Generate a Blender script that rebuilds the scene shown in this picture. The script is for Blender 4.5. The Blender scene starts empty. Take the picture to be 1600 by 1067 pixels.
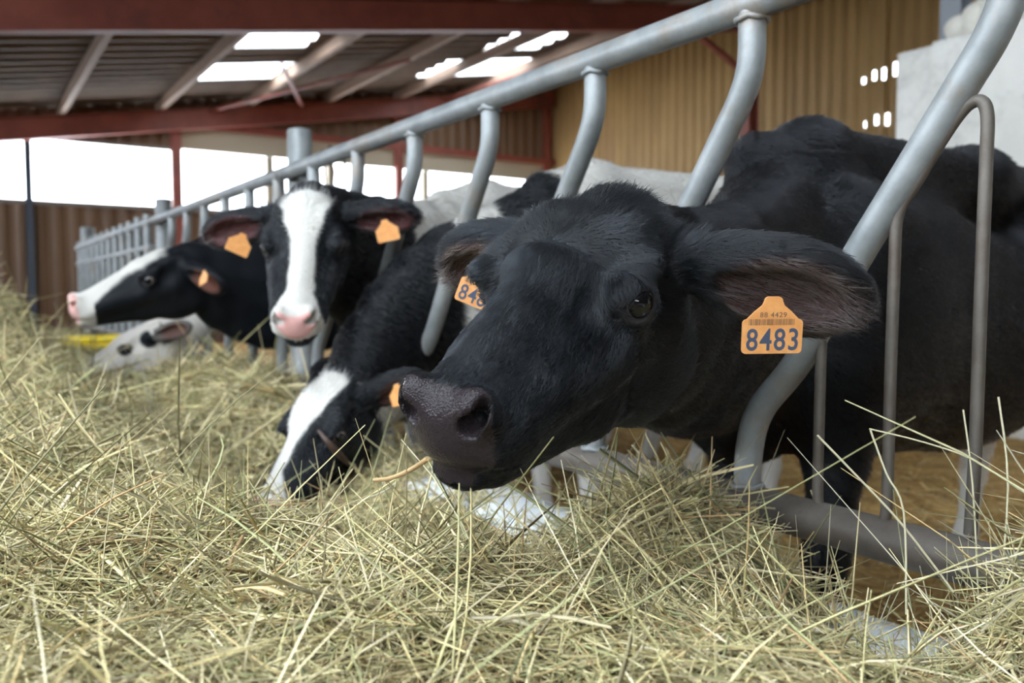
import bpy, bmesh, math, random, os
import numpy as np
from mathutils import Vector, Matrix

# ------------------------------------------------------------------ camera, world, light, exposure
FPX, CX, CY, HC = 1300.0, 800.0, 533.5, 0.95
PITCH = math.atan(77.5 / FPX)
scene = bpy.context.scene
cam_data = bpy.data.cameras.new('camera')
cam = bpy.data.objects.new('camera', cam_data)
scene.collection.objects.link(cam)
cam.location = (0, 0, HC)
cam.rotation_euler = (math.radians(90) - PITCH, 0, 0)
cam_data.sensor_width = 36
cam_data.lens = FPX * 36 / 1600
cam_data.clip_start = 0.02
cam_data.dof.use_dof = True
cam_data.dof.focus_distance = 1.0
cam_data.dof.aperture_fstop = 4.2
scene.camera = cam

world = bpy.data.worlds.new('world')
scene.world = world
world.use_nodes = True
wn = world.node_tree
wn.nodes['Background'].inputs[0].default_value = (0.80, 0.90, 1.0, 1)
wn.nodes['Background'].inputs[1].default_value = 3.2

def area_light(name, loc, look, size, size_y, power, color):
    ld = bpy.data.lights.new(name, 'AREA')
    ld.shape = 'RECTANGLE'; ld.size = size; ld.size_y = size_y; ld.energy = power; ld.color = color
    o = bpy.data.objects.new(name, ld)
    scene.collection.objects.link(o)
    o.location = loc
    o.rotation_euler = (Vector(look) - Vector(loc)).to_track_quat('-Z', 'Y').to_euler()
    return o

scene.view_settings.view_transform = 'Standard'
scene.view_settings.look = 'None'
scene.view_settings.gamma = 1
scene.view_settings.exposure = 1.88
try:
    scene.view_settings.use_curve_mapping = False
except Exception:
    pass
scene.cycles.use_denoising = True
scene.cycles.max_bounces = 8
scene.cycles.diffuse_bounces = 4
scene.cycles.glossy_bounces = 3
scene.cycles.transparent_max_bounces = 16
scene.cycles.sample_clamp_indirect = 6

# ------------------------------------------------------------------ coordinates
# The barn is built in a frame that follows the feeding fence: e across it (towards the cows), d along it, z up.
TH = math.atan2(866, math.hypot(FPX, 77.5))
D3 = np.array([-math.sin(TH), math.cos(TH), 0.0])
E3 = np.array([math.cos(TH), math.sin(TH), 0.0])
Z3 = np.array([0, 0, 1.0])
FR = np.stack([E3, D3, Z3], 1)                 # columns: frame axes in world; world = FR @ (e, d, z)
CR = np.array([[1, 0, 0], [0, math.sin(PITCH), math.cos(PITCH)], [0, math.cos(PITCH), -math.sin(PITCH)]])
FE = 1.142                                     # the fence stands at e = 1.142

def W(e, d, z):
    return E3 * e + D3 * d + Z3 * z
def ray(px, py):
    return CR.T @ np.array([(px - CX) / FPX, (CY - py) / FPX, 1.0])
def at(px, py, depth):
    "world point seen at a photo pixel at a depth along the view"
    return np.array([0, 0, HC]) + ray(px, py) * depth
def F(px, py, depth):
    "same, in fence frame"
    return FR.T @ at(px, py, depth)
def on_e(px, py, e=FE):
    r = ray(px, py); t = e / (r @ E3)
    return FR.T @ (np.array([0, 0, HC]) + r * t)

rng = np.random.default_rng(7)
random.seed(7)

# ------------------------------------------------------------------ object helpers
def link(name, data, parent=None):
    o = bpy.data.objects.new(name, data)
    scene.collection.objects.link(o)
    if parent is not None:
        o.parent = parent
        o.matrix_parent_inverse = parent.matrix_world.inverted()
    return o
def tag(o, label=None, cat=None, group=None, kind=None):
    if label: o['label'] = label
    if cat: o['category'] = cat
    if group: o['group'] = group
    if kind: o['kind'] = kind
    return o
def empty(name, loc):
    o = bpy.data.objects.new(name, None)
    scene.collection.objects.link(o)
    o.location = loc
    o.empty_display_size = 0.1
    bpy.context.view_layer.update()
    return o

class MB:
    "collects shapes (world coordinates) and links them as ONE mesh object"
    def __init__(s): s.v = []; s.f = []; s.sm = []
    def add(s, vs, fs, smooth=False):
        b = len(s.v); s.v += [tuple(map(float, v)) for v in vs]
        s.f += [tuple(b + i for i in f) for f in fs]; s.sm += [smooth] * len(fs)
        return s
    def box(s, c, half, axes=FR):
        c = np.array(c, float); vs = []
        for a in (-1, 1):
            for b in (-1, 1):
                for d in (-1, 1):
                    vs.append(c + axes @ (np.array([a, b, d]) * np.array(half)))
        return s.add(vs, [(0, 1, 3, 2), (4, 6, 7, 5), (0, 4, 5, 1), (2, 3, 7, 6), (0, 2, 6, 4), (1, 5, 7, 3)])
    def ebox(s, e0, e1, d0, d1, z0, z1):
        return s.box(W((e0 + e1) / 2, (d0 + d1) / 2, (z0 + z1) / 2), (abs(e1 - e0) / 2, abs(d1 - d0) / 2, abs(z1 - z0) / 2))
    def tube(s, pts, r, n=16, cap=True):
        pts = [np.array(p, float) for p in pts]
        rs = [r] * len(pts) if np.isscalar(r) else list(r)
        T = []
        for i in range(len(pts)):
            t = pts[min(i + 1, len(pts) - 1)] - pts[max(i - 1, 0)]
            T.append(t / (np.linalg.norm(t) + 1e-12))
        up = np.array([0, 0, 1.0]) if abs(T[0][2]) < .9 else np.array([1.0, 0, 0])
        u = np.cross(T[0], up); u /= np.linalg.norm(u)
        vs = []; fs = []
        for i, p in enumerate(pts):
            u = u - T[i] * (u @ T[i]); u /= np.linalg.norm(u); w = np.cross(T[i], u)
            for k in range(n):
                a = 2 * math.pi * k / n
                vs.append(p + rs[i] * (math.cos(a) * u + math.sin(a) * w))
        for i in range(len(pts) - 1):
            for k in range(n):
                fs.append((i * n + k, i * n + (k + 1) % n, (i + 1) * n + (k + 1) % n, (i + 1) * n + k))
        s.add(vs, fs, True)
        if cap:
            s.add(vs[:n], [tuple(range(n))[::-1]]); s.add(vs[-n:], [tuple(range(n))])
        return s
    def beam(s, a, b, w, h, up=(0, 0, 1), ibeam=False):
        "rectangular or I section from a to b"
        a = np.array(a, float); b = np.array(b, float); t = b - a; L = np.linalg.norm(t); t /= L
        u = np.array(up, float); u -= t * (u @ t); u /= np.linalg.norm(u); x = np.cross(t, u)
        ax = np.stack([x, t, u], 1); c = (a + b) / 2
        if not ibeam:
            return s.box(c, (w / 2, L / 2, h / 2), ax)
        tf = .012
        s.box(c, (.005, L / 2, h / 2 - tf), ax)
        s.box(c + u * (h / 2 - tf / 2), (w / 2, L / 2, tf / 2), ax)
        return s.box(c - u * (h / 2 - tf / 2), (w / 2, L / 2, tf / 2), ax)
    def build(s, name, m, parent=None, origin=None, bevel=0):
        me = bpy.data.meshes.new(name)
        v = np.array(s.v)
        if parent is not None: org = np.array(parent.matrix_world.translation)
        else: org = np.array(origin) if origin is not None else np.array([v[:, 0].mean(), v[:, 1].mean(), v[:, 2].min()])
        me.from_pydata([tuple(x) for x in v - org], [], s.f)
        me.polygons.foreach_set('use_smooth', s.sm)
        me.materials.append(m)
        o = link(name, me)
        if parent is not None: o.parent = parent
        else: o.location = org
        if bevel:
            b = o.modifiers.new('bevel', 'BEVEL'); b.width = bevel; b.segments = 2; b.limit_method = 'ANGLE'
        return o

# ------------------------------------------------------------------ materials
def mat(name, color=(.5, .5, .5), rough=.6, metal=0., spec=.5):
    m = bpy.data.materials.new(name); m.use_nodes = True
    b = m.node_tree.nodes['Principled BSDF']
    b.inputs['Base Color'].default_value = (*color, 1); b.inputs['Roughness'].default_value = rough
    b.inputs['Metallic'].default_value = metal; b.inputs['Specular IOR Level'].default_value = spec
    return m
def nd(m, t, **kw):
    n = m.node_tree.nodes.new(t)
    for k, v in kw.items():
        if k.startswith('i_'):
            key = k[2:]; key = int(key) if key.isdigit() else key.replace('_', ' ')
            n.inputs[key].default_value = v
        else: setattr(n, k, v)
    return n
def lk(m, a, b): m.node_tree.links.new(a, b)
def noise_mat(name, c1, c2, scale=5, rough=(.5, .8), bump=.2, metal=0., detail=6, stretch=(1, 1, 1), lo=.35, hi=.65, c3=None, bscale=None, bdist=.01):
    "two (three) colours mixed by noise in object space, with a fine bump"
    m = mat(name, c1, rough[0], metal); b = m.node_tree.nodes['Principled BSDF']
    tc = nd(m, 'ShaderNodeTexCoord'); mp = nd(m, 'ShaderNodeMapping'); mp.inputs['Scale'].default_value = stretch
    lk(m, tc.outputs['Object'], mp.inputs[0])
    n = nd(m, 'ShaderNodeTexNoise', i_Scale=scale, i_Detail=detail, i_Roughness=.65); lk(m, mp.outputs[0], n.inputs[0])
    r = nd(m, 'ShaderNodeValToRGB'); lk(m, n.outputs[0], r.inputs[0])
    r.color_ramp.elements[0].position = lo; r.color_ramp.elements[1].position = hi
    r.color_ramp.elements[0].color = (*c1, 1); r.color_ramp.elements[1].color = (*c2, 1)
    out = r.outputs[0]
    if c3:
        n3 = nd(m, 'ShaderNodeTexNoise', i_Scale=scale * .37, i_Detail=8, i_Roughness=.75); lk(m, mp.outputs[0], n3.inputs[0])
        r3 = nd(m, 'ShaderNodeValToRGB'); lk(m, n3.outputs[0], r3.inputs[0])
        r3.color_ramp.elements[0].position = .52; r3.color_ramp.elements[1].position = .68
        mx = nd(m, 'ShaderNodeMix', data_type='RGBA'); lk(m, r3.outputs[0], mx.inputs[0]); lk(m, out, mx.inputs[6]); mx.inputs[7].default_value = (*c3, 1)
        out = mx.outputs[2]
    lk(m, out, b.inputs['Base Color'])
    mr = nd(m, 'ShaderNodeMapRange'); mr.inputs[3].default_value = rough[0]; mr.inputs[4].default_value = rough[1]
    lk(m, n.outputs[0], mr.inputs[0]); lk(m, mr.outputs[0], b.inputs['Roughness'])
    if bump:
        nb = nd(m, 'ShaderNodeTexNoise', i_Scale=bscale or scale * 4, i_Detail=6); lk(m, mp.outputs[0], nb.inputs[0])
        bp = nd(m, 'ShaderNodeBump', i_Strength=bump, i_Distance=bdist); lk(m, nb.outputs[0], bp.inputs['Height']); lk(m, bp.outputs[0], b.inputs['Normal'])
    return m


# ------------------------------------------------------------------ sculpting: a signed distance field turned into one mesh
def smin(a, b, k):
    h = np.maximum(k - np.abs(a - b), 0) / k
    return np.minimum(a, b) - h * h * k * .25
class Sculpt:
    "field over a grid in fence frame; primitives are blended in or cut out"
    def __init__(s, lo, hi, fine_lo, fine_hi, fine, coarse):
        s.ax = []
        for i in range(3):
            a, b = max(fine_lo[i], lo[i]), min(fine_hi[i], hi[i])
            n = max(1, int(round((b - a) / fine)))
            mid = np.linspace(a, b, n + 1)
            def grow(start, end, sign):
                out = []; x = start; st = fine
                while (end - x) * sign > 0:
                    st = min(st * 1.12, coarse); x += sign * st; out.append(x)
                return out
            s.ax.append(np.array(grow(a, lo[i], -1)[::-1] + list(mid) + grow(b, hi[i], 1), dtype=np.float32))
        s.f = np.full([len(a) for a in s.ax], .15, np.float32)
    def region(s, lo, hi):
        sl = []
        for i in range(3):
            a = max(0, int(np.searchsorted(s.ax[i], lo[i])) - 1); b = min(len(s.ax[i]), int(np.searchsorted(s.ax[i], hi[i])) + 1)
            if b <= a: return None
            sl.append(slice(a, b))
        return tuple(sl)
    def op(s, lo, hi, fn, k, cut=False):
        pad = k + .02
        sl = s.region(np.array(lo) - pad, np.array(hi) + pad)
        if sl is None: return
        X, Y, Z = s.ax[0][sl[0]][:, None, None], s.ax[1][sl[1]][None, :, None], s.ax[2][sl[2]][None, None, :]
        d = fn(X, Y, Z)
        g = s.f[sl]
        if cut: s.f[sl] = -smin(-g, d, k)
        else: s.f[sl] = smin(g, d, k)
    def ell(s, c, r, M=None, k=.02, cut=False):
        "ellipsoid, centre c, radii r, M columns = its axes"
        c = np.array(c, float); r = np.array(r, float); M = np.eye(3) if M is None else M
        ext = np.sqrt(((M * r) ** 2).sum(1))
        def fn(X, Y, Z):
            X = X - c[0]; Y = Y - c[1]; Z = Z - c[2]
            k0 = 0; k1 = 0
            for j in range(3):
                q = (X * M[0, j] + Y * M[1, j] + Z * M[2, j]) / r[j]
                k0 = k0 + q * q; k1 = k1 + (q / r[j]) ** 2
            k0 = np.sqrt(k0); k1 = np.sqrt(k1) + 1e-9
            return (k0 * (k0 - 1) / k1).astype(np.float32)
        s.op(c - ext, c + ext, fn, k, cut)
    def cone(s, a, b, ra, rb, k=.02, cut=False):
        a = np.array(a, float); b = np.array(b, float); ab = b - a; L2 = ab @ ab + 1e-12
        rm = max(ra, rb)
        def fn(X, Y, Z):
            X = X - a[0]; Y = Y - a[1]; Z = Z - a[2]
            t = np.clip((X * ab[0] + Y * ab[1] + Z * ab[2]) / L2, 0, 1)
            return (np.sqrt((X - t * ab[0]) ** 2 + (Y - t * ab[1]) ** 2 + (Z - t * ab[2]) ** 2) - (ra + (rb - ra) * t)).astype(np.float32)
        s.op(np.minimum(a, b) - rm, np.maximum(a, b) + rm, fn, k, cut)
    def chain(s, pts, rs, k=.02, cut=False):
        for i in range(len(pts) - 1): s.cone(pts[i], pts[i + 1], rs[i], rs[i + 1], k, cut)
    def mesh(s):
        "surface nets: one vertex per crossed cell, quads across crossed edges"
        f = s.f; S = f < 0
        nx, ny, nz = f.shape
        anyin = np.zeros((nx - 1, ny - 1, nz - 1), np.uint8)
        for i in (0, 1):
            for j in (0, 1):
                for k in (0, 1):
                    anyin += S[i:nx - 1 + i, j:ny - 1 + j, k:nz - 1 + k]
        act = (anyin > 0) & (anyin < 8)
        idx = np.argwhere(act)
        I, J, K = idx.T
        num = np.full(act.shape, -1, np.int32); num[act] = np.arange(len(idx))
        P = np.zeros((len(idx), 3)); cnt = np.zeros(len(idx))
        def corner(o):
            return f[I + o[0], J + o[1], K + o[2]], np.stack([s.ax[0][I + o[0]], s.ax[1][J + o[1]], s.ax[2][K + o[2]]], 1)
        cs = [(i, j, k) for i in (0, 1) for j in (0, 1) for k in (0, 1)]
        C = {o: corner(o) for o in cs}
        for o in cs:
            for a in range(3):
                if o[a]: continue
                q = list(o); q[a] = 1; q = tuple(q)
                v0, p0 = C[o]; v1, p1 = C[q]
                m = (v0 < 0) != (v1 < 0)
                t = np.where(m, v0 / np.where(v0 == v1, 1, v0 - v1), 0)
                P += np.where(m[:, None], p0 + (p1 - p0) * t[:, None], 0); cnt += m
        P /= cnt[:, None]
        Q = []
        for a in range(3):
            sl0 = [slice(None)] * 3; sl1 = [slice(None)] * 3
            sl0[a] = slice(0, -1); sl1[a] = slice(1, None)
            A, B = S[tuple(sl0)], S[tuple(sl1)]
            e = np.argwhere(A != B)
            b, c = (a + 1) % 3, (a + 2) % 3
            ok = (e[:, b] > 0) & (e[:, c] > 0) & (e[:, b] < f.shape[b] - 1) & (e[:, c] < f.shape[c] - 1)
            e = e[ok]
            def cell(db, dc):
                q = e.copy(); q[:, b] -= db; q[:, c] -= dc
                return num[q[:, 0], q[:, 1], q[:, 2]]
            q = np.stack([cell(1, 1), cell(0, 1), cell(0, 0), cell(1, 0)], 1)
            flip = ~A[e[:, 0], e[:, 1], e[:, 2]]
            q[flip] = q[flip][:, ::-1]
            Q.append(q)
        Q = np.concatenate(Q)
        # light smoothing
        for it in range(2):
            acc = np.zeros_like(P); n = np.zeros(len(P))
            for i in range(4):
                a_, b_ = Q[:, i], Q[:, (i + 1) % 4]
                for k in range(3): acc[:, k] += np.bincount(a_, P[b_, k], len(P)) + np.bincount(b_, P[a_, k], len(P))
                n += np.bincount(a_, minlength=len(P)) + np.bincount(b_, minlength=len(P))
            P = P * .5 + acc / np.maximum(n, 1)[:, None] * .5
        return P, Q

def basis(fwd, up):
    f = np.array(fwd, float); f /= np.linalg.norm(f)
    u = np.array(up, float); u -= f * (u @ f); u /= np.linalg.norm(u)
    return np.stack([np.cross(f, u) * -1, f, u], 1)      # columns: left, forward, up

def sculpt_head(S, c, B, s, ears, shape):
    sv = np.array(shape)
    def P(x, y, z): return c + B @ (np.array([x, y, z]) * sv * s)
    def el(x, y, z, rx, ry, rz, k=.02, rot=None, cut=False):
        M = B if rot is None else B @ rot
        S.ell(P(x, y, z), np.array([rx, ry, rz]) * sv * s, M, k * s, cut)
    def co(a, b, ra, rb, k=.02, cut=False): S.cone(P(*a), P(*b), ra * s * (sv[0] + sv[2]) / 2, rb * s * (sv[0] + sv[2]) / 2, k * s, cut)
    rx = lambda a: np.array([[1, 0, 0], [0, math.cos(a), -math.sin(a)], [0, math.sin(a), math.cos(a)]])
    el(0, .06, -.005, .092, .13, .10, .03)
    el(0, -.015, .054, .066, .06, .046, .04)               # poll
    el(0, .10, .055, .088, .11, .042, .03)                 # forehead
    co((0, .17, .03), (0, .40, -.012), .058, .040, .03)   # bridge of the nose
    for q in (-1, 1):
        co((q * .05, .08, -.02), (q * .034, .37, -.028), .062, .040, .03)
        co((q * .045, .02, -.095), (q * .03, .20, -.088), .052, .040, .03)
        co((q * .03, .20, -.088), (q * .022, .40, -.072), .040, .024, .025)
        el(q * .058, .075, -.075, .040, .10, .080, .025)  # jaw muscle
        co((q * .092, .12, .058), (q * .094, .185, .052), .018, .014, .022)   # brow
        el(q * .086, .155, .030, .028, .042, .032, .02)   # orbit
        co((q * .078, .185, .0), (q * .052, .30, -.008), .018, .016, .03)    # face crest
        el(q * .062, .06, .075, .025, .05, .02, .03)      # temple edge
    el(0, .420, -.017, .050, .047, .037, .025)            # muzzle
    el(0, .420, -.038, .050, .047, .025, .02)
    el(0, .385, -.074, .040, .058, .024, .018)            # chin
    el(0, .435, -.074, .034, .026, .014, .012)            # lower lip
    for q in (-1, 1):
        el(q * .038, .436, .004, .024, .027, .026, .015)  # nostril wing
        el(q * .046, .395, -.040, .022, .05, .028, .02)   # lip side
    # cuts
    for q in (-1, 1):
        el(q * .037, .455, -.003, .012, .034, .011, .005, None, True)
        el(q * .046, .450, .005, .009, .024, .009, .004, None, True)
        el(q * .0515, .450, .015, .006, .020, .012, .004, None, True)
        co((q * .030, .47, -.056), (q * .052, .43, -.061), .0035, .004, .008, True)
        co((q * .052, .43, -.061), (q * .062, .36, -.056), .004, .003, .008, True)
        el(q * .104, .235, .020, .014, .045, .02, .03, None, True)     # hollow before the eye
        el(q * .122, .09, .028, .02, .03, .022, .03, None, True)       # hollow behind the eye
    co((-.030, .47, -.056), (.030, .47, -.056), .0035, .0035, .008, True)
    co((0, .478, .0), (0, .48, -.045), .002, .003, .006, True)
    # eye sockets with lids
    for q in (-1, 1):
        ec = (q * .096, .160, .034)
        el(*ec, .0245, .029, .024, .012)
        ax = np.array([q * .84, .54, .04]); fa = np.array([-q * .54, .84, -.16]); fa /= np.linalg.norm(fa); ua = np.cross(fa, ax) * -q
        M_ = np.stack([ax, fa, ua], 1)
        el(ec[0] + ax[0] * .0215, ec[1] + ax[1] * .0215 / sv[1], ec[2], .018, .0250, .0155, .004, M_, True)
        co((q * .104, .190, .026), (q * .092, .205, .012), .004, .002, .004, True)
    for (base, tip, nrm, L, Wd) in ears:
        b = np.array(base, float); a = np.array(tip, float) - b; Lr = np.linalg.norm(a); a /= Lr
        n = np.array(nrm, float); n -= a * (n @ a); n /= np.linalg.norm(n); w = np.cross(n, a)
        M = np.stack([a, w, n], 1)
        S.cone(b - a * .02, b + a * Lr * .35, .034 * s, .030 * s, .02 * s)
        S.ell(b + a * Lr * .62, (Lr * .40, Wd * .5, .034 * s), M, .03 * s)
        S.ell(b + a * Lr * .40, (Lr * .38, Wd * .36, .032 * s), M, .03 * s)
        S.ell(b + a * Lr * .62 + n * .030 * s, (Lr * .33, Wd * .29, .032 * s), M, .014 * s, True)
        S.ell(b + a * Lr * .34 + n * .028 * s, (Lr * .18, Wd * .15, .026 * s), M, .012 * s, True)

def sculpt_body(S, w, fw, H, head_back, throat, neck_mid, thin=1., legs=((0, 0), (0, 0), (0, 0), (0, 0)), belly=1.):
    "w: ground point under the withers (frame), fw: heading in the frame plane, H: scale against 1.30 m"
    f = np.array([fw[0], fw[1], 0.]); f /= np.linalg.norm(f); l = np.array([-f[1], f[0], 0.]); u = np.array([0, 0, 1.])
    B = np.stack([l, f, u], 1); g = H / 1.30; w = np.array(w, float)
    def P(x, y, z): return w + B @ (np.array([x, y, z]) * g)
    def el(x, y, z, a, b, c, k=.08): S.ell(P(x, y, z), np.array([a * thin, b, c]) * g, B, k * g)
    def co(a, b, ra, rb, k=.06): S.cone(P(*a), P(*b), ra * g, rb * g, k * g)
    el(0, -.38, .86, .255, .50, .34)
    el(0, -.78, .80, .29 * belly, .46, .31)
    el(0, -1.22, 1.02, .23, .27, .24)
    co((0, .06, 1.22), (0, -.14, 1.25), .06, .06); co((0, -.14, 1.25), (0, -.9, 1.235), .07, .09, .10); co((0, -.9, 1.235), (0, -1.32, 1.22), .09, .07, .10)
    for q in (-1, 1):
        el(q * .15, -.10, .89, .085, .18, .27, .14)
        co((q * .16, -1.10, 1.17), (q * .22, -1.14, 1.13), .06, .05)      # hip bones
        co((q * .08, -1.45, 1.10), (q * .10, -1.44, 1.05), .05, .05)
        el(q * .155, -1.22, .82, .10, .19, .25)
    el(0, .08, .73, .13, .17, .18)
    for i, q in enumerate((1, -1)):
        dy, up = legs[i]
        co((q * .145, -.05, .80), (q * .14, -.06 + dy * .3, .56), .095, .062)
        co((q * .14, -.06 + dy * .3, .56), (q * .14, -.03 + dy * .6, .36), .055, .044, .03)
        co((q * .14, -.03 + dy * .6, .36), (q * .14, -.05 + dy * .9, .13), .040, .030, .03)
        co((q * .14, -.05 + dy * .9, .13), (q * .14, .00 + dy, .02), .036, .046, .02)
        dy, up = legs[i + 2]
        co((q * .16, -1.20, .75), (q * .16, -1.10 + dy * .3, .60), .13, .085)
        co((q * .16, -1.12 + dy * .3, .60), (q * .16, -1.33 + dy * .6, .43), .075, .046, .03)
        co((q * .16, -1.33 + dy * .6, .43), (q * .16, -1.28 + dy * .9, .13), .042, .032, .03)
        co((q * .16, -1.28 + dy * .9, .13), (q * .16, -1.23 + dy, .02), .038, .048, .02)
    co((0, -1.50, 1.12), (0, -1.54, .75), .03, .018, .03); co((0, -1.54, .75), (0, -1.52, .42), .02, .03, .03)   # tail
    # neck: a crest line and a throat line, filled between
    A = [np.array(head_back), np.array(neck_mid[0]), P(0, -.02, 1.15)]
    T = [np.array(throat), np.array(neck_mid[1]), P(0, .10, .78)]
    def bez(p, t): return p[0] * (1 - t) ** 2 + 2 * p[1] * t * (1 - t) + p[2] * t * t
    n = 7
    for j in range(n):
        t0, t1 = j / n, (j + 1) / n
        a0, a1, b0, b1 = bez(A, t0), bez(A, t1), bez(T, t0), bez(T, t1)
        r = lambda t, p, q_: (p + (q_ - p) * t ** 2) * g
        S.cone(a0, a1, r(t0, .060, .085), r(t1, .060, .085), .05)
        S.cone(b0, b1, r(t0, .058, .11), r(t1, .058, .11), .05)
        for s_ in (.33, .66):
            S.cone(a0 * (1 - s_) + b0 * s_, a1 * (1 - s_) + b1 * s_, r(t0, .080, .150), r(t1, .080, .150), .05)
    return B, g, w

def fbm(P, sc, seed=0):
    "cheap smooth noise for patch edges and tufts"
    r = np.random.default_rng(seed); v = np.zeros(len(P))
    for o in range(4):
        for _ in range(3):
            k = r.normal(size=3) * sc * 2 ** o; v += np.sin(P @ k + r.uniform(0, 6.28)) / 2 ** o
    return v / 4.

# ------------------------------------------------------------------ barn shell
M_STEEL = noise_mat('red_oxide_steel', (.20, .045, .030), (.27, .070, .045), 3, (.45, .65), .08, c3=(.13, .04, .03))
M_ROOF = noise_mat('roof_sheet_underside', (.085, .050, .030), (.135, .085, .052), 2.5, (.8, .9), .15, c3=(.06, .038, .024))
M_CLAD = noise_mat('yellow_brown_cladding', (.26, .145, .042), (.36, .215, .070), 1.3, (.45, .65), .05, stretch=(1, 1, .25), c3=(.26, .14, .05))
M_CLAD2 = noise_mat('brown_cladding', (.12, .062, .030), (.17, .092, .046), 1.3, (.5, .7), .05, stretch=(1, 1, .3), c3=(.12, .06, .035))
M_CONC = noise_mat('concrete_panel', (.60, .58, .53), (.70, .68, .63), 2.2, (.8, .95), .25, c3=(.36, .35, .33), bscale=25)
M_PURLIN = noise_mat('timber_purlin', (.20, .125, .085), (.28, .18, .125), 6, (.7, .85), .1, stretch=(1, 1, 6))
M_STRAW = noise_mat('straw_bedding', (.34, .19, .055), (.52, .31, .10), 22, (.8, .95), 1.0, c3=(.16, .09, .035), bscale=60, bdist=.03)
M_DEBRIS = noise_mat('pale_debris_rough', (.62, .58, .50), (.72, .69, .62), 8, (.7, .9), .3)
M_FLOOR = noise_mat('floor_concrete', (.30, .29, .27), (.38, .37, .35), 3, (.8, .95), .2)

D_END, E_SIDE, E_OPEN = 15.1, 11.1, -3.4
D_BACK = -9.0
SL = math.tan(math.radians(9.7))
def roof_z(e): return 3.72 + (e - .59) * SL
def wall_prop(o): return tag(o, kind='structure')

def panel_mesh(name, m, du, rects, pos, amp, pitch, nrm):
    "corrugated sheet: rects = (u0,u1,z0,z1) cells, pos(u,z)->world, ribs run up"
    mb = MB()
    for (u0, u1, z0, z1) in rects:
        n = max(1, int((u1 - u0) / (pitch / 4))); us = np.linspace(u0, u1, n + 1)
        vs = []
        for i, u in enumerate(us):
            k = [0, 1, 1, 0][int(round(u / (pitch / 4))) % 4] * amp
            za = z0(u) if callable(z0) else z0; zb = z1(u) if callable(z1) else z1
            vs += [pos(u, za) + nrm * k, pos(u, zb) + nrm * k]
        mb.add(vs, [(2 * i, 2 * i + 1, 2 * i + 3, 2 * i + 2) for i in range(n)])
    return mb

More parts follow.
